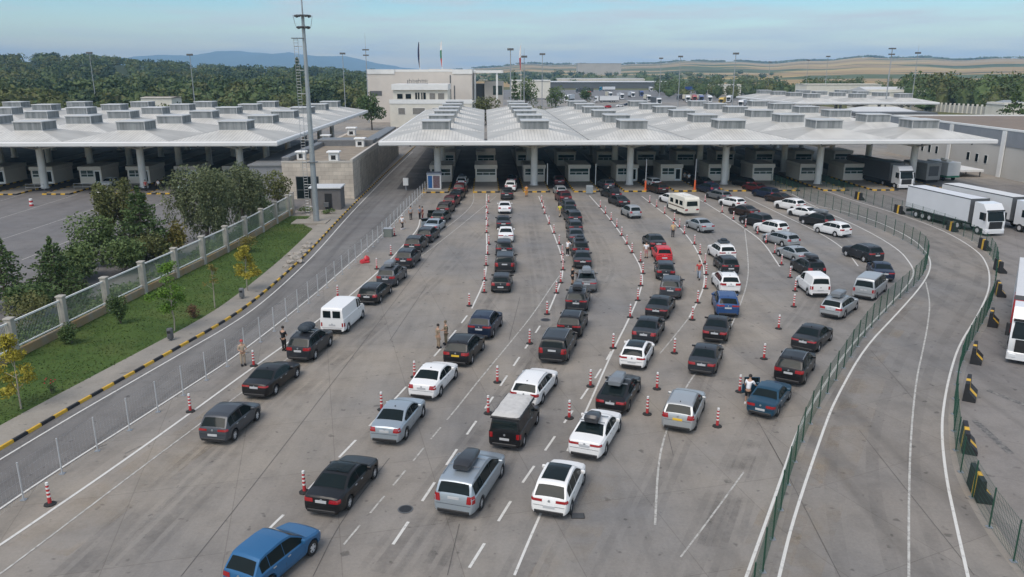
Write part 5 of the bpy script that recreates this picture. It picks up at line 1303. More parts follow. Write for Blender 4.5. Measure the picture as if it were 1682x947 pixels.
# behind the pillar fence
def bp_(px, Y): q = at(px, 400, Y); return (q.x, Y, 0)
tree('large drooping willow behind the fence, right of the yellow green tree', bp_(342, 87), 8.6, 9.4, 'willow', L_will, 21, 'willow_tree', n=9500, s=.34)
tree('second willow nearer the stone clad office', bp_(402, 97), 7.6, 7.6, 'willow', L_will, 22, 'willow_tree', n=7000, s=.34)
tree('tall yellow green tree behind the fence left of the willow', bp_(204, 86), 8.6, 6.6, 'willow', L_olive, 23, 'leafy_tree', n=6500, s=.32)
tree('dark spreading pine in front of the yellow green tree', bp_(236, 79), 7.4, 7.2, 'conifer', L_dark, 24, 'pine_tree', n=5200, s=.34, th=.8)
tree('dark pine at the left end of the bushes behind the fence', bp_(82, 66), 4.9, 6.0, 'conifer', L_dark, 25, 'pine_tree', n=3600, s=.28, th=.5)
tree('pine with bare lower branches at the left edge', bp_(-6, 62), 6.2, 5.2, 'conifer', L_dark, 26, 'pine_tree', n=2800, s=.28, th=1.2)
tree('broad green bush filling the corner behind the fence at the lower left', bp_(52, 60), 3.0, 5.4, 'bush', L_dark, 34, 'shrub', 'shrub', n=2200, s=.28)
tree('green bush between the two dark pines behind the fence', bp_(112, 69), 3.6, 5.0, 'bush', L_mid, 35, 'shrub', 'shrub', n=2200, s=.3)
tree('tall broad bush between the dark pines and the spreading pine', bp_(166, 77), 5.6, 6.8, 'bush', L_mid, 37, 'shrub', 'shrub', n=3400, s=.3)
tree('olive bush beside the golden brown bush behind the fence', bp_(250, 77), 3.4, 5.0, 'bush', L_olive, 36, 'shrub', 'shrub', n=1800, s=.3)
tree('dense green bush behind the fence beside the dark pine', bp_(140, 72), 4.0, 5.2, 'bush', L_mid, 27, 'shrub', 'shrub', n=2400, s=.3)
tree('dense green bush below the spreading pine', bp_(198, 74), 3.6, 5.6, 'bush', L_mid, 28, 'shrub', 'shrub', n=2400, s=.3)
tree('golden brown bush between the pine and the willow', bp_(286, 80), 4.0, 4.4, 'bush', L_gold, 29, 'shrub', 'shrub', n=1500, s=.3)
tree('dark leafless looking bush at the lower left edge behind the fence', bp_(20, 56), 3.4, 4.6, 'bush', L_olive, 30, 'shrub', 'shrub', n=1600, s=.22)
tree('round olive tree in front of the stone clad office', bp_(462, 108), 5.6, 5.2, 'round', L_olive, 31, 'leafy_tree', n=2200, s=.3, th=1)
tree('low green bush below the olive tree by the office', bp_(430, 102), 3.4, 4.6, 'bush', L_mid, 32, 'shrub', 'shrub', n=1500, s=.3)
tree('small dark pine behind the fence under the willow', bp_(112, 63), 3.2, 3.6, 'conifer', L_dark, 33, 'pine_tree', n=1800, s=.24, th=.3)
# around the main building
tree('round dark tree between the left canopy and the front block', bp_(620, 262), 10.5, 11, 'round', L_dark, 41, n=1800, s=.8)
tree('round olive tree in front of the entrance portal', bp_(801, 285), 9.5, 11.0, 'round', L_olive, 42, n=1700, s=.7, th=1)
tree('tall dark conifer right of the entrance portal', bp_(845, 350), 17, 7, 'conifer', L_dark, 43, 'conifer_tree', n=1600, s=.8, th=1)
tree('broad green tree behind the tall conifer', bp_(862, 380), 15, 12, 'round', L_mid, 44, n=1500, s=.9, th=2)
tree('round green tree right of the tall conifer', bp_(909, 420), 11, 13, 'round', L_mid, 45, n=1300, s=.9, th=1.5)
tree('smaller green tree at the lorry park edge', bp_(958, 440), 10, 9, 'round', L_dark, 46, n=900, s=.9, th=1)
tree('clipped green bush at the back edge of the car canopy', bp_(884, 240), 8.6, 7, 'round', L_olive, 47, n=900, s=.6, th=1)
tree('slim dark poplar behind the tall mast', bp_(509, 440), 25, 6.5, 'column', L_dark, 48, 'poplar_tree', n=1600, s=.9, th=1.5)
tree('big dark conifer behind the warehouse at the right edge', bp_(1629, 205), 14.5, 13, 'conifer', L_dark, 49, 'conifer_tree', n=3000, s=.7, th=.6)
tree('dark purple leaved tree at the right edge', bp_(1668, 212), 10.5, 9, 'round', L_purple, 50, 'purple_tree', n=1300, s=.6, th=1)
for i, px in enumerate(range(300, 612, 15)):
    tree(f'{(["first","second","third","fourth","fifth","sixth","seventh","eighth","ninth","tenth","eleventh","twelfth","thirteenth","fourteenth","fifteenth","sixteenth","seventeenth","eighteenth","nineteenth","twentieth","twenty-first"])[i]} clipped round tree from the left behind the left canopy', bp_(px + 3, 415 + (i % 3) * 6), 5.2 + .5 * (i % 4), 6.2, 'round', L_mid if i % 3 else L_olive, 60 + i, 'clipped_tree', n=420, s=.85, th=1, group='clipped trees behind the left canopy')
def lerp_x(pts, y):
    ps = sorted(pts, key=lambda p: p.y)
    if y <= ps[0].y: return ps[0].x
    for a, b in zip(ps, ps[1:]):
        if y <= b.y: return a.x + (b.x - a.x) * (y - a.y) / max(1e-6, b.y - a.y)
    return ps[-1].x
# woods
def wood(name, label, spots, mats, leaf, per, seed):
    rng = random.Random(seed); m = MB()
    for (x, y, h, w) in spots:
        z0 = hgt(x, y) if math.hypot(x, y) > 480 else 0; k = rng.choice((0, 0, 1, 2))
        for b in range(4):
            a = rng.uniform(0, 6.28); q = rng.uniform(0, .26) * w; c = (x + math.cos(a)*q, y + math.sin(a)*q, z0 + h * rng.uniform(.46, .70)); r = w * rng.uniform(.26, .40); n0 = len(m.f)
            leaves(m, c, (r, r, h*.34), per // 4, leaf * w, rng, .72); m.m[n0:] = [k] * (len(m.f) - n0)
        n0 = len(m.f); m.blob((x, y, z0 + h*.38), (w*.30, w*.30, h*.36), rng, sub=1, rough=.2); m.m[n0:] = [k] * (len(m.f) - n0)
    o = m.build(name, mats); o['kind'] = 'stuff'; o['label'] = label; o['category'] = 'woodland'; return o
def az_spot(px, r): a = math.atan2(px - IMG_W/2, F_PX / math.cos(PITCH) * 1.0 + 40); return r * math.sin(a), r * math.cos(a)
rng = random.Random(12); sp = []
for _ in range(620):
    r = 360 * (1550 / 360) ** rng.random(); px = rng.uniform(-60, 680); x, y = az_spot(px, r)
    sp.append((x, y, rng.uniform(10.5, 15) * (.8 if r < 430 else 1), rng.uniform(9, 21) * (1 + r / 4000)))
for _ in range(60):
    r = rng.uniform(318, 350); px = rng.uniform(-40, 360); x, y = az_spot(px, r); sp.append((x, y, rng.uniform(4, 8), rng.uniform(6, 9)))
wood('woods', 'dense mixed wood covering the low hill behind the left canopy', sp, [L_forest, L_forest2, L_forest3], .12, 190, 1)
sp = []
for _ in range(110):
    r = rng.uniform(420, 520); px = rng.uniform(1505, 1740); x, y = az_spot(px, r); sp.append((x, y, rng.uniform(10, 18.5), rng.uniform(10, 16)))
for _ in range(190):
    r = rng.uniform(560, 860); px = rng.uniform(1090, 1740); x, y = az_spot(px, r); sp.append((x, y, rng.uniform(6, 14), rng.uniform(9, 15)))
wood('woods', 'band of trees between the far canopy and the fields on the right', sp, [L_forest, L_mid, L_forest2], .11, 240, 2)
sp = []
for _ in range(260):
    r = rng.uniform(1000, 1900); px = rng.uniform(600, 1300); x, y = az_spot(px, r)
    if px > 960 and rng.random() < .5: continue
    sp.append((x, y, rng.uniform(6, 12), rng.uniform(14, 30)))
for _ in range(200):
    r = rng.uniform(4300, 4700); px = rng.uniform(640, 1720); x, y = az_spot(px, r); sp.append((x, y, rng.uniform(6, 11), rng.uniform(40, 80)))
wood('woods', 'scattered tree lines on the plain and along the skyline', sp, [L_forest, L_forest2, L_forest3], .12, 60, 3)

# loose grass on the lawn
rng = random.Random(77); gm = MB()
for _ in range(15000):
    y = rng.uniform(30, 103); xl = lerp_x(fence_line, y) + .3; xr = lerp_x(lawn_pts + [Vector((-26.4, 98)), Vector((-26.6, 104))], y)
    x = rng.uniform(xl, xr + .06); h_ = rng.uniform(.03, .085); w_ = rng.uniform(.06, .18); a_ = rng.uniform(0, 3.14); dx, dy = math.cos(a_) * w_ / 2, math.sin(a_) * w_ / 2
    gm.poly([(x - dx, y - dy, LZ), (x + dx, y + dy, LZ), (x + dx*.3 + rng.uniform(-.05, .05), y + dy*.3 + rng.uniform(-.05, .05), LZ + h_)])
go_ = gm.build('grass', leaf_mat('grass_blade', (.048,.085,.022), (.075,.11,.03), (.12,.14,.05), .5)); go_['kind'] = 'stuff'; go_['label'] = 'short grass covering the lawn between the pavement and the pillar fence'; go_['category'] = 'grass'
ug = MB()
for _ in range(1500):
    y = rng.uniform(40, 104); x = lerp_x(fpts, y) - rng.uniform(.45, 3.2); hh = rng.uniform(.2, 1.3) * (.6 + .4 * math.sin(y * .7)); leaves(ug, (x, y, hh * .6), (.45, .45, hh * .5), 9, .24, rng, .2)
uo = ug.build('undergrowth', L_mid); uo['kind'] = 'stuff'; uo['label'] = 'low green undergrowth behind the pillar fence'; uo['category'] = 'undergrowth'
# concrete perimeter fence far right
pf = thing('perimeter_fence', 'pale concrete perimeter fence in front of the trees at the far right', 'fence', (0, 0, 0)); pm2 = MB(); pm2.bev(-.35, .35, -.35, .35, 0, 4.2, .05); pme2 = pm2.mesh('pillar', M_offw)
pa, pb = at(1522, 152, 385), at(1700, 160, 330)
for i in range(24):
    f = i / 23; q = pa.lerp(pb, f); link('pillar', pme2, pf, (q.x, q.y, 0))
    if i < 23:
        q2 = pa.lerp(pb, (i + 1) / 23); m = MB(); d_ = (q2 - q); n_ = Vector((-d_.y, d_.x, 0)).normalized() * .08
        m.add([(q - n_).xy.to_3d() + Vector((0,0,z)) for z in (0, 3.4)] + [(q2 - n_).xy.to_3d() + Vector((0,0,z)) for z in (0, 3.4)] + [(q + n_).xy.to_3d() + Vector((0,0,z)) for z in (0, 3.4)] + [(q2 + n_).xy.to_3d() + Vector((0,0,z)) for z in (0, 3.4)], [(0,2,3,1),(4,5,7,6),(1,3,7,5)]); m.build('panel', pm('fence_slab', (.36,.35,.32), .85, var=.12, scale=.3), pf)

# ------------------------------------------------------------------ masts
mp_ = P(520, 364, .12); ms = thing('lamp_mast', 'tallest grey mast with two lamp rings and a ladder beside the guard hut', 'mast', mp_)
a = MB(); a.lathe([(.62, 0), (.62, .06), (.40, .08), (.37, 4), (.32, 10), (.26, 17), (.20, 24), (.16, 25.2)], 12); a.build('pole', pm('mast_steel', (.33,.36,.375), .45, metal=.4, var=.08), ms, True)
a = MB(); a.cyl((0,0,25.2), (0,0,31.5), .10, .05, 8); a.build('antenna', M_steel, ms)
for z, r in ((25.1, .88), (23.8, .70)):
    a = MB(); a.lathe([(r, 0), (r, .12), (r*.86, .12)], 16, (0,0,z)); rg = a.build('lamp_ring', M_darkgrey, ms); a = MB()
    for i in range(7): t_ = 6.28*i/7; M_ = Matrix.Translation((math.cos(t_)*r, math.sin(t_)*r, z)) @ Matrix.Rotation(t_, 4, 'Z') @ Matrix.Rotation(R(35), 4, 'Y'); a.bev(-.05, .14, -.15, .15, -.12, .12, .03, 0, M_)
    a.build('floodlight', M_darkgrey, rg)
a = MB()
for i in range(4): t_ = 6.28*i/4 + .4; a.cyl((math.cos(t_)*.9, math.sin(t_)*.9, 23.9), (math.cos(t_)*1.15, math.sin(t_)*1.15, 25.15), .03, n=5)
a.build('ring_strut', M_steel, ms)
a = MB()
for x in (-.78, -1.28): a.cyl((x, 0, .8), (x, 0, 22.6), .024, n=6)
for i in range(62): a.cyl((-.78, 0, 1 + i*.35), (-1.28, 0, 1 + i*.35), .02, n=5)
for i in range(8): a.cyl((-.3, 0, 2 + i*2.8), (-1.28, 0, 2 + i*2.8), .03, n=5); a.bx(-1.3, -.76, -.03, .03, 2 + i*2.8, 2.04 + i*2.8)
a.build('ladder', M_steel, ms); a = MB(); a.bx(-1.5, .0, -.4, .4, 22.5, 22.58); a.bx(-.6, .6, -.5, .5, 7.6, 7.68); a.build('platform', M_darkgrey, ms)
a = MB(); a.bev(-2.9, 1.5, -1.5, 1.4, .10, .24, .02); o = a.build('mast_plinth', M_pave, loc=(mp_.x, mp_.y, 0)); tag(o, 'pale concrete slab in the lawn under the tallest mast', 'slab')
def mast(px, ytop, Y, lab, rings=1, ant=0, r=.22):
    p = at(px, ytop, Y); t = thing('lamp_mast', lab, 'mast', (p.x, Y, 0), 0, 'lamp masts around the border post'); a = MB(); a.cyl((0,0,0), (0,0,p.z), r, r*.5, 8); a.build('pole', M_greypaint, t, True)
    for k in range(rings):
        z = p.z - .5 - 1.9 * k; a = MB(); w = 1.15 - .15 * k; a.bev(-w, w, -.5, .5, z, z + .75 if rings == 1 else z + .45, .08); a.build('lamp_head', M_darkgrey, t)
    a = MB(); a.bx(-.55, .55, -.4, .4, p.z*.58, p.z*.58 + .12); a.build('platform', M_greypaint, t)
    if ant: a = MB(); a.cyl((0,0,p.z), (0,0,p.z + ant), .06, .03, 6); a.build('antenna', M_greypaint, t)
mast(600.5, 80, 296, 'lamp mast with an antenna at the left corner of the main building', 2, 5.5)
mast(562.5, 87, 350, 'lamp mast between the tallest mast and the main building')
mast(311.5, 89, 330, 'slim lamp mast in front of the wood, second from the left edge')
mast(146.5, 86, 330, 'slim lamp mast in front of the wood, nearest the left edge')
mast(838.5, 80, 296, 'stout lamp mast just right of the entrance portal', 1, 0, .3)
mast(891, 88, 330, 'lamp mast right of the tall conifer')
mast(861, 92, 310, 'thin lamp mast beside the white and red flag', 1, 3)
mast(1086, 95, 470, 'thin lamp mast left of a taller one over the lorry park')
mast(1118, 92, 400, 'lamp mast over the cream container in the lorry park')
mast(1209, 87, 330, 'lamp mast at the left end of the far canopy', 1, 0, .25)
mast(1466, 78, 285, 'tall lamp mast with two heads behind the pavilion', 2, 0, .28)
mast(1508, 86, 360, 'lamp mast with antenna right of the two headed mast', 1, 3.5)
mast(1360.5, 92, 480, 'thin lamp mast behind the far canopy, left of the two headed mast')
mast(1328, 98, 560, 'thinnest lamp mast behind the far canopy')
mast(1265, 101, 600, 'faint lamp mast between the far canopy and the fields')

# ------------------------------------------------------------------ lorries
def lorry(label, cab_c, box_c, front, hd, ln=13.6, stripe=None, detail=True, name='lorry', group='lorries', hbox=4.0):
    hd = R(hd); t = thing(name, label, 'lorry', (front[0], front[1], .013), -hd, group)
    cp = pm('lorry_paint_' + cab_c[0], cab_c[1], .35, coat=.6); bxm = pm('lorry_box_' + box_c[0], box_c[1], .5, var=.05, scale=.3)
    # cab: side profile extruded across, front at y = 0, running back to y = -2.3
    prof = [(-2.3,.85),(-.05,.85),(.0,1.0),(.02,1.75),(-.10,2.05),(-.32,2.95),(-.55,3.25),(-.95,3.72),(-2.3,3.80)]
    a = MB(); a.prism(prof, -1.22, 1.22, 'x'); a.build('cab', cp, t, True, 25, fix=True)
    a = MB(); a.bev(-1.25, 1.25, -.5, .10, .32, .86, .06); a.build('bumper', cp, t)
    a = MB(); v = [(-1.08,.025-.02,1.80),(1.08,.025-.02,1.80),(1.0,-.31+.03,2.84),(-1.0,-.31+.03,2.84)]; v = [(x, y + .02 - (.0 if z < 2 else 0), z) for x, y, z in v]
    a.add([(-1.1,.035,1.78),(1.1,.035,1.78),(1.1,-.07,2.08),(-1.1,-.07,2.08),(1.04,-.27,2.86),(-1.04,-.27,2.86)], [(0,1,2,3),(3,2,4,5)]); a.build('windscreen', M_glass, t)
    a = MB(); a.bx(-.86, .86, .0, .06, .80, 1.72); a.build('grille', M_black, t)
    a = MB(); a.bx(-1.15, 1.15, -.30, -.16, 2.92, 3.06); a.build('sun_visor', M_black, t)
    for sg in (-1, 1):
        a = MB(); a.bx(*sorted((sg*1.225, sg*1.24)), -1.25, -.28, 1.85, 2.72); a.build('side_window', M_glass, t)
        a = MB(); a.bev(*sorted((sg*1.28, sg*1.52)), -.35, -.18, 1.85, 2.75, .05); a.build('mirror', M_black, t)
        a = MB(); a.bev(*sorted((sg*.72, sg*1.15)), .05, .13, .52, .74, .03); a.build('headlight', M_head, t)
    # trailer
    y1 = -2.95; y0 = y1 - ln
    a = MB(); a.bx(-1.27, 1.27, y0, y1, 1.18, hbox); a.build('trailer_box', bxm, t)
    a = MB()
    for x in (-1.285, 1.27): a.bx(x, x + .015, y0, y1, 1.12, 1.22); a.bx(x, x + .015, y0, y1, hbox - .10, hbox + .02)
    a.bx(-1.29, 1.29, y1, y1 + .03, 1.1, hbox + .02); a.build('trailer_trim', M_darkgrey, t)
    if stripe: a = MB(); a.bx(-1.296, 1.296, y1 - 2.2, y1 + .035, 1.3, hbox - .3); a.build('stripe', stripe, t)
    a = MB(); a.bx(-.5, .5, y0 + .3, -.8, .75, 1.05); a.bx(-1.2, -1.16, y0 + 5, y1 - 2.6, .45, 1.05); a.bx(1.16, 1.2, y0 + 5, y1 - 2.6, .45, 1.05); a.bx(-1.1, 1.1, y0, y0 + .12, .5, .9); a.build('chassis', M_black, t)
    wm = MB(); wm.cyl((-.17,0,0), (.17,0,0), .50, .50, 18); w_me = wm.mesh('wheel', M_rubber, True, 40); rm = MB(); rm.cyl((-.176,0,0), (.176,0,0), .27, .27, 12); r_me = rm.mesh('rim', M_rim)
    for y in [-1.3, -4.6] + [y0 + 2.2, y0 + 3.5, y0 + 4.8]:
        for sg in (-1, 1):
            w = link('wheel', w_me, t, (sg*1.07, y, .50)); link('rim', r_me, w)
    return t
WHT = ('white', (.70,.71,.72)); CRM = ('cream', (.60,.56,.44)); DGR = ('dark', (.06,.062,.066)); LGR = ('pale_grey', (.62,.635,.655))
lorry('white lorry with a plain pale grey trailer nearest behind the green fence', WHT, LGR, (57.0, 91.2), 170, ln=11.6)
lorry('white lorry with dark sided trailer parked behind the nearest white lorry', WHT, ('grey_side', (.62,.62,.61)), (62.9, 92.6), 170, ln=12.4)
lorry('white lorry with a dark grey curtain trailer coming out under the canopy', WHT, DGR, (64.6, 128.6), 173)
lorry('white lorry with a red striped trailer cut off by the right edge', WHT, ('pale', (.60,.60,.60)), (34.2, 48.9), 213, stripe=M_red)
def small_lorry(px, py, hd, cab, box, lab, ln=12, hb=3.9):
    g_ = P(px, py); return lorry(lab, cab, box, (g_.x, g_.y), hd, ln, group='lorries in the far lorry park', hbox=hb)
BLU = ('blue', (.02,.06,.25)); RED = ('red', (.40,.03,.03)); YEL = ('yellow', (.60,.38,.02)); TQ = ('turquoise', (.02,.20,.33))
for args in ((1003,160,176,WHT,CRM,'white lorry with cream box parked head on in the far lorry park'), (1022,163,178,WHT,LGR,'white lorry with pale trailer beside the silver tanker'), (984,149,262,TQ,WHT,'white trailer with turquoise cab parked sideways'), (1054,158,185,BLU,DGR,'dark lorry with navy cab beside a fence gap'), (1112,165,262,DGR,CRM,'cream container trailer seen from the side'),
             (1130,168,190,WHT,WHT,'white lorry between the cream container and a red lorry'), (1141,167,190,RED,RED,'red lorry in the far lorry park'), (1152,167,190,BLU,WHT,'lorry with navy cab and white box'), (1166,168,190,WHT,LGR,'white lorry left of the yellow lorry'), (1184,172,200,YEL,YEL,'bright yellow lorry below the white office'), (1216,177,205,WHT,WHT,'white lorry at the left corner of the far canopy'), (1230,178,205,RED,WHT,'red cabbed lorry at the left corner of the far canopy'), (1118,149,265,BLU,BLU,'long dark blue trailer behind the cream container'),
             (976,168,262,WHT,WHT,'white lorry at the near edge of the far lorry park'), (1040,160,178,WHT,('tank', (.5,.52,.54)),'silver tanker lorry in the far lorry park'),
             (930,166,200,WHT,WHT,'white lorry at the left edge of the far lorry park'), (946,152,262,DGR,DGR,'dark trailer behind the trees of the far lorry park'), (1070,150,185,WHT,LGR,'white lorry with pale trailer left of the cream container'), (1083,172,175,WHT,DGR,'white cabbed lorry in front of the cream container'), (1196,168,200,LGR,WHT,'pale grey cabbed lorry right of the yellow lorry'), (1000,143,265,WHT,WHT,'white trailer far back under the long shed roof'), (1092,143,265,RED,WHT,'red cabbed lorry far back beside the long shed'), (968,158,178,RED,WHT,'red cabbed lorry head on beside a white trailer'), (1066,166,180,WHT,CRM,'white cabbed lorry with cream box left of the dark canopy lorry')):
    small_lorry(*args)
for px, py, c, hd, lab in ((997,177,'red',250,'bright red car beyond the back edge of the car canopy'), (1018,175,'white',250,'white car right of the red car beyond the canopy'), (1030,173,'navy',250,'dark blue car in the row beyond the canopy'), (1120,182,'white',255,'white car beyond the canopy, right of the row'), (960,176,'silver',250,'silver car left of the red car beyond the canopy'), (897,157,'nearblack',255,'dark car by the clipped bush on the far road'), (852,162,'black',250,'black car under the tall conifer')):
    place_car('hatch' if c != 'navy' else 'estate', c, px, py, hd, lab, group='cars beyond the canopy', anchor='mid')

# white box van and generator trailers behind the shaded lorry
vt = thing('box_trailer', 'white box trailer with a green base stripe beside the warehouse', 'trailer', P(1563, 297, .013), R(12))
a = MB(); a.bev(-1.3, 1.3, -.2, 5.2, .7, 3.3, .06); a.build('box', M_white, vt); a = MB(); a.bx(-1.31, 1.31, -.215, 5.0, .62, .95); a.build('stripe', pm('green_stripe', (.03,.20,.12), .5), vt); a = MB()
for x in (-1, 1):
    for y in (.9, 4): a = MB(); a.cyl((x - .12, y, .36), (x + .12, y, .36), .36, n=14); a.build('wheel', M_rubber, vt)
a = MB(); a.bev(-.7, .3, 1, 2.4, 3.31, 3.6, .06); a.bev(.5, 1.0, 3, 4, 3.31, 3.7, .06); a.build('roof_unit', M_offw, vt)
vt = thing('generator_container', 'grey generator container with vents between the shaded lorry and the white trailer', 'container', P(1530, 300, .013), R(12))
a = MB(); a.bev(-1.4, 1.4, -.2, 6.0, .55, 3.4, .05); a.build('box', pm('container_grey', (.30,.30,.29), .6, var=.1), vt); a = MB(); a.bx(-1.0, .9, -.225, -.205, 1.2, 2.9); a.build('vent_panel', M_darkgrey, vt); a = MB(); a.bx(-1.2, 1.2, 0, 5.8, .12, .55); a.build('skid', M_black, vt)
vt = thing('loading_platform', 'low white loading platform along the warehouse wall', 'platform', P(1595, 291, .013), R(4)); a = MB(); a.bev(-2.3, 2.3, 0, 9, 1.0, 1.4, .05); a.build('deck', M_white, vt); a = MB()
for x in (-2.0, 1.9):
    for y in (.5, 4.5, 8.3): a.bx(x, x + .15, y, y + .15, 0, 1.0)
a.build('leg', M_darkgrey, vt)

# ------------------------------------------------------------------ caravan
cv = thing('caravan', 'old cream caravan with a brown striped side towed through the yard', 'caravan', P(1135.5, 355, .013), R(15), 'caravans')
M_cream = pm('caravan_cream', (.72,.69,.60), .45, var=.06, scale=1)
a = MB(); prof = [(0,.45),(-.10,1.1),(.02,2.25),(.22,2.52),(4.3,2.55),(4.75,2.2),(4.95,1.3),(4.8,.5)]; a.prism(prof, -1.08, 1.08, 'x'); a.build('body', M_cream, cv, True, 30, fix=True)
a = MB(); a.add([(-.80,-.095,1.40),(.80,-.095,1.40),(.76,-.02,2.02),(-.76,-.02,2.02)], [(0,1,2,3)]); a.build('rear_window', M_glass, cv)
for sg in (-1, 1):
    for y0, y1 in ((.6, 1.5), (1.9, 2.7), (3.4, 4.3)): a = MB(); a.bx(*sorted((sg*1.083, sg*1.10)), y0, y1, 1.42, 2.0); a.build('side_window', M_glass, cv)
    a = MB(); a.bx(*sorted((sg*1.083, sg*1.094)), .05, 4.85, 1.02, 1.16); a.build('stripe', pm('brown_stripe', (.10,.05,.03), .5), cv)
    a = MB(); a.bx(*sorted((sg*.62, sg*1.0)), -.10, -.05, .82, 1.0); a.build('tail_light', M_tail, cv)
    a = MB(); a.cyl((sg*.92, 2.3, .33), (sg*1.10, 2.3, .33), .33, n=16); a.build('wheel', M_rubber, cv)
a = MB(); a.bev(-.45, .45, 1.2, 2.0, 2.55, 2.72, .05); a.bev(-.3, .3, 3.0, 3.5, 2.55, 2.68, .05); a.build('roof_hatch', M_white, cv)
a = MB(); a.cyl((-.4, 4.8, .5), (0, 6.1, .45), .05, n=6); a.cyl((.4, 4.8, .5), (0, 6.1, .45), .05, n=6); a.build('drawbar', M_darkgrey, cv)

# ------------------------------------------------------------------ striped posts
def post_proto():
    t = thing('striped_post', 'x', 'marker post', (0,0,0), 0, 'red and white marker posts between the queues')
    a = MB(); a.lathe([(.27, 0), (.27, .035), (.20, .055), (.13, .09)], 8); a.build('base', M_rubber, t)
    b = MB(); zs = [.09, .38, .47, .58, .67, .78, .87, .97, 1.10]; rr = lambda z: .085 - .018 * z
    for i, (z0, z1) in enumerate(zip(zs, zs[1:])): b.lathe([(rr(z0), z0), (rr(z1), z1)], 10, mi=i % 2)
    b.build('post', [M_red, M_white], t, True); return t
pp = post_proto(); first = [True]
ORD2 = 'first second third fourth fifth sixth seventh eighth ninth tenth eleventh twelfth thirteenth fourteenth fifteenth sixteenth seventeenth eighteenth nineteenth'.split()
ROWS = {
 'beside the bold white line on the far left': [(82.4,828),(313,675.5),(417,600.5),(555,488),(619,441.4),(642.3,418.6),(648,387)],
 'left of the tight middle left queue': [(500.4,808),(627,672.5),(681,619),(771,502),(796,460),(795.5,480),(798.6,436),(801,417.7),(803,401),(799.4,382),(801,371),(799.5,360),(801,350.5),(799.4,341.7),(802.8,332)],
 'left of the long middle queue': [(817,627.5),(802,678.5),(870,564),(898.6,515.7),(914,481),(921,464),(924.8,443),(924.5,430),(923.6,417.7),(918.5,401),(909.8,383),(902,368),(895,351),(892.4,341.7),(889.8,332)],
 'left of the red hatchback queue': [(969.8,634),(935,686.5),(1007,571.5),(1035,521),(1047.5,493),(1052.4,469),(1056,449),(1052,430),(1038,415),(1029.6,401),(1021,387),(1013,373),(1003.7,362),(994.3,351),(986,340.7)],
 'left of the blue suv queue': [(1079,638.5),(1063,680),(1107.7,579.6),(1137,525),(1145.8,497),(1158.8,473.5),(1159.7,450.7),(1158,433),(1149.5,417),(1140.6,401),(1116,373),(1124,384),(1107.6,362),(1091.7,351),(1078.5,340),(1067,332.7)],
 'left of the small white van queue': [(1178,700),(1214.7,643),(1254.7,589),(1278.8,539.4),(1303.6,503.4),(1305.8,477.7),(1297.4,455.4),(1283.4,434.6),(1272.4,416),(1258,399),(1244,384),(1224.4,373),(1204.5,360),(1186,349),(1158,331.5)],
}
for desc, pts in ROWS.items():
    for i, (x, y) in enumerate(sorted(pts, key=lambda q: -q[1])):
        g_ = P(x, y, .013); lab = f'{ORD2[i]} striped post from the camera, row {desc}'
        if first[0]: first[0] = False; pp.location = g_; pp['label'] = lab
        else: dup(pp, g_, 0, lab)
# barrels in the left yard
c = thing('striped_barrel', 'red and white striped barrel alone in the left yard', 'barrel', P(52, 338, .013)); a = MB()
for i in range(4): a.lathe([(.27 - i*.015, i*.27), (.27 - i*.015, i*.27 + .27)], 12, mi=i % 2)
a.build('body', [M_red, M_white], c, True)

# ------------------------------------------------------------------ yellow and black barriers along the lorry road
def barrier_proto():
    t = thing('road_barrier', 'x', 'barrier', (0,0,0), 0, 'yellow and black barriers along the lorry road')
    prof = [(-.16,0),(.54,0),(.54,.20),(.14,.58),(.10,1.12),(-.12,1.12)]; segs = [0, .55, 1.0, 1.85]
    a = MB(); b = MB()
    for i, (s0, s1) in enumerate(zip(segs, segs[1:])): (b if i % 2 else a).prism(prof, s0 + .001, s1 - .001, 'y')
    a.build('block', M_blackpaint, t, fix=True); b.build('yellow_band', M_yellow, t, fix=True)
    return t
bpz = barrier_proto(); first = [True]
BARS = [(1414.6,329,-4),(1480.5,352,-2),(1567,381,4),(1620,412,8),(1644,449,14),(1641,488,24),(1625,537,34),(1596.6,598,33),(1585,659,33),(1585.5,746,25),(1611,827,16)]
BD = ['farthest yellow and black barrier, near the shaded lorry','second barrier from the canopy, before the nearest white lorry','barrier in front of the trailer of the nearest white lorry','barrier in front of the cab of the nearest white lorry','barrier at the outer bend of the right green fence','barrier just below the outer bend of the right green fence','barrier level with the red striped lorry trailer','barrier level with the cab of the lorry at the right edge','barrier just below the lorry at the right edge','second nearest barrier behind the right green fence','nearest yellow and black barrier behind the right green fence']
for (x, y, an), d in zip(BARS, BD):
    g_ = P(x, y, .014)
    if first[0]: first[0] = False; bpz.location = g_; bpz.rotation_euler = (0,0,-R(an)); bpz['label'] = d
    else: dup(bpz, g_, -R(an), d)

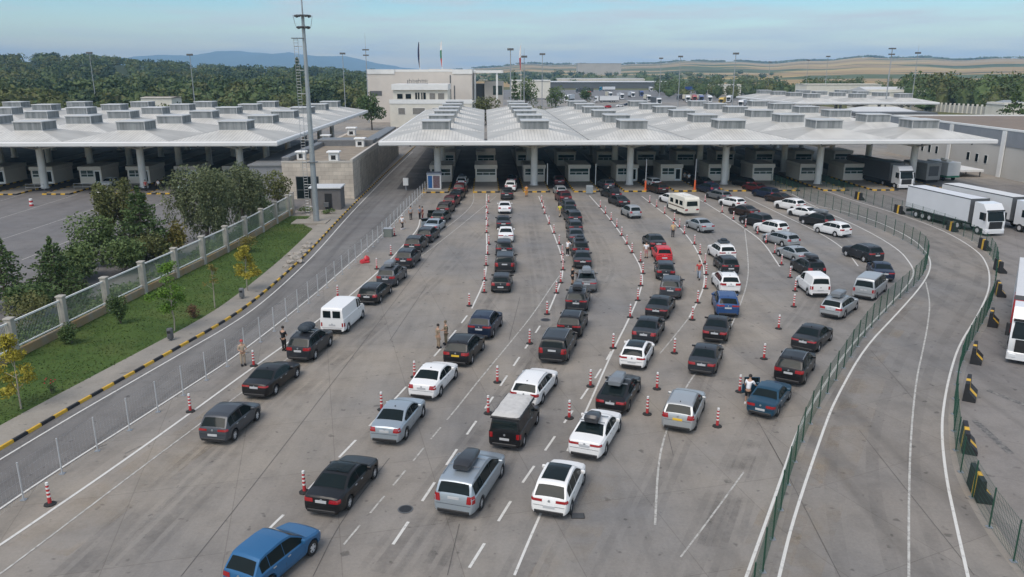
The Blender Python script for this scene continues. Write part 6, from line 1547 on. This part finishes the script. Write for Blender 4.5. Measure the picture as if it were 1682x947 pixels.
# ------------------------------------------------------------------ small things on the lawn and verge
def bin_(px, py, lab, col):
    t = thing('litter_bin', lab, 'litter bin', (P(px, py).x, P(px, py).y, LZ)); a = MB(); a.lathe([(.19, .15), (.22, .2), (.22, .85), (.19, .92)], 14); a.build('body', col, t, True); a = MB(); a.cyl((0,0,0), (0,0,.16), .05, n=8); a.bx(-.14, .14, -.14, .14, 0, .03); a.build('stand', M_darkgrey, t); a = MB(); a.bx(-.12, .12, -.235, -.205, .60, .78); a.build('opening', M_black, t)
bin_(398, 492, 'grey round litter bin on the lawn beside the pavement', pm('bin_grey', (.17,.175,.18), .5, var=.1)); bin_(281, 561, 'dark litter bin under the bright green young tree', M_darkgrey)
M_rock = pm('rock', (.34,.31,.27), .95, var=.3, scale=2.5, bump=.6, bscale=5); rng = random.Random(4)
for i, (x, y, s_, lab) in enumerate(((478,434,.45,'lowest grey rock of the heap beside the pavement'),(485,428,.55,'broad grey rock above the lowest one in the heap'),(490,421,.5,'pale rock in the middle of the heap by the pavement'),(498,416,.42,'flat rock right of the middle of the heap'),(503,409,.5,'tall rock near the top of the heap'),(508,402,.38,'topmost small rock of the heap'),(479,421,.4,'brown rock on the lawn side of the heap'),(470,441,.35,'small rock fallen off the lower end of the heap'),(493,432,.36,'small rock at the kerb side of the heap'))):
    m = MB(); m.blob((0,0,s_*.35), (s_, s_*.8, s_*.6), rng, sub=2, rough=.16); o = m.build('rock', M_rock, loc=(P(x, y).x, P(x, y).y, LZ)); tag(o, lab, 'rock', 'rocks beside the pavement')
m = MB(); m.bev(-.55, .45, -.25, .22, 0, .2, .1); m.blob((.18, .03, .32), (.30, .2, .36), rng, sub=2, rough=.2); m.blob((-.25, 0, .2), (.34, .2, .2), rng, sub=2, rough=.2); o = m.build('red_tarp', pm('red_plastic', (.52,.03,.04), .4, var=.2, scale=5), loc=P(600, 431, .014), rz=R(35), smooth=True); tag(o, 'crumpled red plastic sheet lying beside the pale wire fence', 'plastic sheet')
c = thing('grey_box', 'small grey green cabinet at the foot of the pale wire fence', 'cabinet', P(638, 388, .014)); m = MB(); m.bev(-.5, .5, -.4, .4, 0, .95, .05); m.build('body', pm('cabinet_green', (.17,.19,.17), .6), c); m = MB(); m.bev(-.54, .54, -.44, .44, .95, 1.02, .03); m.build('lid', M_greypaint, c)
c = thing('green_cart', 'pale green cart in the left yard in front of the booths', 'cart', P(303, 315, .014)); m = MB(); m.bev(-.8, .8, -.5, .5, .35, 1.25, .05); m.build('body', pm('cart_green', (.40,.50,.44), .5), c); m = MB()
for x in (-.6, .6): m.cyl((x - .05, 0, .2), (x + .05, 0, .2), .2, n=10)
m.build('wheel', M_rubber, c)
c = thing('queue_railing', 'low steel railing on an island in the left yard', 'railing', P(58, 312, .16)); m = MB()
for x in (-1.5, 0, 1.5): m.cyl((x, 0, 0), (x, 0, 1.0), .03, n=6)
for z in (.45, .98): m.cyl((-1.5, 0, z), (1.5, 0, z), .03, n=6)
m.build('rail', M_steel, c)
c = thing('queue_railing', 'low steel railing on the second island in the left yard', 'railing', P(137, 311, .16)); m = MB()
for x in (-1.5, 0, 1.5): m.cyl((x, 0, 0), (x, 0, 1.0), .03, n=6)
for z in (.45, .98): m.cyl((-1.5, 0, z), (1.5, 0, z), .03, n=6)
m.build('rail', M_steel, c)

# ------------------------------------------------------------------ people
def skin_obj(name, verts, edges, radii, mat, parent, root=0, sub=2):
    me = bpy.data.meshes.new(name); me.from_pydata(verts, edges, []); me.materials.append(mat)
    o = link(name, me, parent); md = o.modifiers.new('skin', 'SKIN'); md.use_smooth_shade = True
    sv = me.skin_vertices[0].data if me.skin_vertices else None
    if sv is None:
        bm = bmesh.new(); bm.from_mesh(me); bm.verts.layers.skin.verify(); bm.to_mesh(me); bm.free(); sv = me.skin_vertices[0].data
    for i, r in enumerate(radii): sv[i].radius = (r, r) if not isinstance(r, tuple) else r
    sv[root].use_root = True
    ss = o.modifiers.new('sub', 'SUBSURF'); ss.levels = sub - 1; ss.render_levels = sub
    return o
M_skin = pm('skin', (.42,.25,.17), .6); HAIR = {'dark': pm('dark_hair', (.02,.015,.012), .7), 'red': pm('red_cap', (.45,.05,.05), .7), 'white': pm('white_cap', (.7,.7,.7), .7), 'camo': pm('camo_cap', (.14,.11,.07), .8)}
def cloth(n, c, **k): return pm('cloth_' + n, c, .85, **k)
CL = {'black': cloth('black', (.012,.012,.014)), 'white': cloth('white', (.72,.72,.74)), 'grey': cloth('grey', (.33,.34,.35)), 'beige': cloth('beige', (.38,.31,.23)), 'camo': cloth('camo', (.15,.12,.075), var=.5, scale=7, tint=(.24,.20,.13)), 'sand': cloth('sand', (.30,.23,.16), var=.3, scale=6), 'jeans': cloth('jeans', (.05,.07,.12)), 'orange': cloth('orange', (.62,.25,.03)), 'yellow': cloth('yellow', (.55,.50,.05)), 'maroon': cloth('maroon', (.12,.02,.025)), 'red': cloth('red', (.42,.05,.05)), 'pink': cloth('pink', (.55,.28,.28)), 'hivis': cloth('hivis', (.60,.42,.22)), 'palej': cloth('palej', (.28,.33,.40))}
def person(label, px, py, hd, top='white', legs='black', hair='dark', pose='stand', shorts=False, h=1.75, z=.014):
    k = h / 1.75; t = thing('person', label, 'person', P(px, py, z), -R(hd), 'people on foot'); t.scale = (k, k, k)
    ln = 0.0; sw = 0.0; armL, armR = (-.30, .03, .86), (.30, .03, .86); el = ((-.27, -.02, 1.12), (.27, -.02, 1.12))
    fl, fr = (-.10, .0, .08), (.11, .02, .08); kl, kr = (-.10, .03, .50), (.11, .03, .50)
    if pose == 'walk': fl, fr, kl, kr = (-.10, .34, .10), (.10, -.34, .14), (-.10, .24, .52), (.10, -.05, .50); armL, armR = (-.30, -.22, .92), (.30, .24, .92); el = ((-.28, -.12, 1.14), (.28, .06, 1.14))
    if pose == 'arms': armL, armR = (-.12, .26, 1.12), (.12, .27, 1.10); el = ((-.27, .06, 1.14), (.27, .06, 1.14))
    if pose == 'lean': ln = .16; armR = (.36, .42, 1.10); el = ((-.27, .10, 1.12), (.32, .22, 1.16)); armL = (-.28, .30, .96)
    sh = (0, ln, 1.42); ch = (0, ln * .6, 1.24); be = (0, ln * .3, 1.06); pe = (0, 0, .93)
    V = [pe, be, ch, sh, (0, ln + .015, 1.52), (0, ln + .03, 1.60), (0, ln + .035, 1.70), (0, ln + .03, 1.765)]; r = [.135, .12, .135, .11, .052, .072, .092, .05]
    E = [(0,1),(1,2),(2,3),(3,4),(4,5),(5,6),(6,7)]
    V += [(0, ln + .135, 1.655)]; r += [.02]; E += [(6, 8)]                 # nose
    arms = []
    for sg, e_, hnd in ((-1, el[0], armL), (1, el[1], armR)):
        b = len(V); s0 = (sg*.19, ln, 1.40); e1 = (e_[0], e_[1] + ln*.4, e_[2]); hd_ = Vector(hnd); d = (hd_ - Vector(e1)).normalized()
        V += [s0, e1, tuple(hd_), tuple(hd_ + d*.07)]; r += [.062, .046, .030, (.034, .022)]; E += [(3, b), (b, b+1), (b+1, b+2), (b+2, b+3)]; arms.append((s0, e1))
        side = d.cross(Vector((sg, 0, .01))).normalized() if abs(d.x) < .95 else Vector((0,1,0))
        for q in range(4): c = len(V); V.append(tuple(hd_ + d*(.145 + (.012, .02, .014, -.004)[q]) + side*(.03 - .02*q))); r.append(.0095); E.append((b+3, c))
        c = len(V); V.append(tuple(hd_ + d*.08 + side*.055)); r.append(.011); E.append((b+2, c))
    lg = []
    for sg, kn, ft in ((-1, kl, fl), (1, kr, fr)):
        b = len(V); V += [(sg*.095, 0, .84), kn, (ft[0], ft[1], ft[2]), (ft[0], ft[1] + .14, ft[2] - .045)]; r += [.095, .062, .042, .036]; E += [(0, b), (b, b+1), (b+1, b+2), (b+2, b+3)]; lg.append((kn, ft))
    skin_obj('body', V, E, r, M_skin, t)
    sv = [(0,0,.90), be, ch, sh]; sr = [.155, .145, .160, .125]; se = [(0,1),(1,2),(2,3)]
    for s0, e1 in arms:
        b = len(sv); m_ = tuple(Vector(s0).lerp(Vector(e1), .75)); sv += [s0, m_]; sr += [.082, .066]; se += [(3, b), (b, b+1)]
    skin_obj('shirt', sv, se, sr, CL[top], t)
    tv = [(0,0,.95)]; tr = [.155]; te = []
    for i, (kn, ft) in enumerate(lg):
        b = len(tv); sg = -1 if i == 0 else 1; a_ = Vector(kn).lerp(Vector(ft), .88 if not shorts else .05); tv += [(sg*.098, 0, .82), kn if not shorts else tuple(Vector((sg*.098,0,.82)).lerp(Vector(kn), .9)), tuple(a_)]; tr += [.112, .082, .066 if not shorts else .085]; te += [(0, b), (b, b+1), (b+1, b+2)]
    skin_obj('trousers', tv, te, tr, CL[legs], t)
    m = MB(); m.lathe([(.102, -.01), (.108, .05), (.092, .10), (.05, .135), (.0, .142)], 12, (0, ln + .02, 1.685)); m.build('hair' if hair == 'dark' else 'cap', HAIR[hair], t, True, 80)
    for kn, ft in lg:
        m = MB(); m.bev(ft[0] - .055, ft[0] + .055, ft[1] - .09, ft[1] + .20, max(0, ft[2] - .08), ft[2] + .05, .035); m.build('shoe', CL['black' if top != 'white' or legs != 'black' else 'white'], t)
    return t
person('person in black looking down at their hands beside the grey suv with the roof bag', 467, 575.5, 25, 'black', 'black', pose='arms')
person('person in a beige shirt and red cap beside the pale wire fence', 400, 599.5, 150, 'beige', 'beige', 'red', 'arms')
person('soldier in sand coloured trousers, left of two by the black suv', 720, 571.5, 60, 'sand', 'sand')
person('soldier in dark camouflage, right of two by the black suv', 733, 565.5, 250, 'camo', 'camo', 'camo', 'arms')
person('person in a white shirt walking along the pale wire fence', 661, 376.5, 30, 'white', 'black', 'white', 'walk')
person('person in a grey shirt and dark trousers standing near the fence', 675, 360, 160, 'grey', 'black')
person('person in a pale top standing by the open car doors', 689.5, 359.5, 120, 'palej', 'black')
person('person in a maroon top beside the open car doors', 694.5, 361, 250, 'maroon', 'maroon')
person('worker in an orange vest at the second kerb island', 864.5, 322, 170, 'orange', 'orange', 'dark')
person('person in a yellow top walking beside the long middle queue', 919.5, 356, 30, 'yellow', 'beige', pose='walk')
person('man in a white shirt bending beside the suv with roof luggage', 932, 420, 40, 'white', 'black', pose='lean')
person('person in black shorts standing at the grey saloon with a roof box', 940, 467.5, 70, 'black', 'black', pose='arms', shorts=True)
person('officer in a pale reflective vest seen from behind on the open lane', 1105, 389, 5, 'hivis', 'black', 'red')
person('person in a white shirt and pink shorts beside the red hatchback', 1061, 423.5, 20, 'white', 'pink', shorts=True)
person('person in a red vest and pale jeans among the striped posts', 1147.5, 458, 200, 'red', 'palej', 'dark', 'walk')
person('man in a white t-shirt and black shorts leaning into the old blue saloon', 1227, 663, 38, 'white', 'black', pose='lean', shorts=True)
person('person in a white shirt in the shade between two booths', 1131, 300, 160, 'white', 'black')
person('person in a pale grey top in the shade left of the white shirt', 1124, 298.5, 190, 'grey', 'black')
person('person in white beside the black car with its boot raised', 997, 322.5, 90, 'white', 'black', pose='lean')
person('person in a white top walking in the left yard', 261, 312, 200, 'white', 'black', pose='walk')
person('person in a red top behind the trees in the left yard', 240, 313, 170, 'red', 'black')

# ------------------------------------------------------------------ haze
hz = MB(); hz.bx(-14000, 14000, -60, 15800, -22, 360)
m_h = bpy.data.materials.new('haze_air'); m_h.use_nodes = True; nt = m_h.node_tree; nt.nodes.clear()
ho = nt.nodes.new('ShaderNodeOutputMaterial'); hv = nt.nodes.new('ShaderNodeVolumePrincipled'); hv.inputs['Color'].default_value = (.42, .70, 1, 1); hv.inputs['Density'].default_value = 1.15e-4; hv.inputs['Anisotropy'].default_value = -.35
nt.links.new(hv.outputs[0], ho.inputs['Volume'])
ho_ = hz.build('haze', m_h); ho_['kind'] = 'stuff'
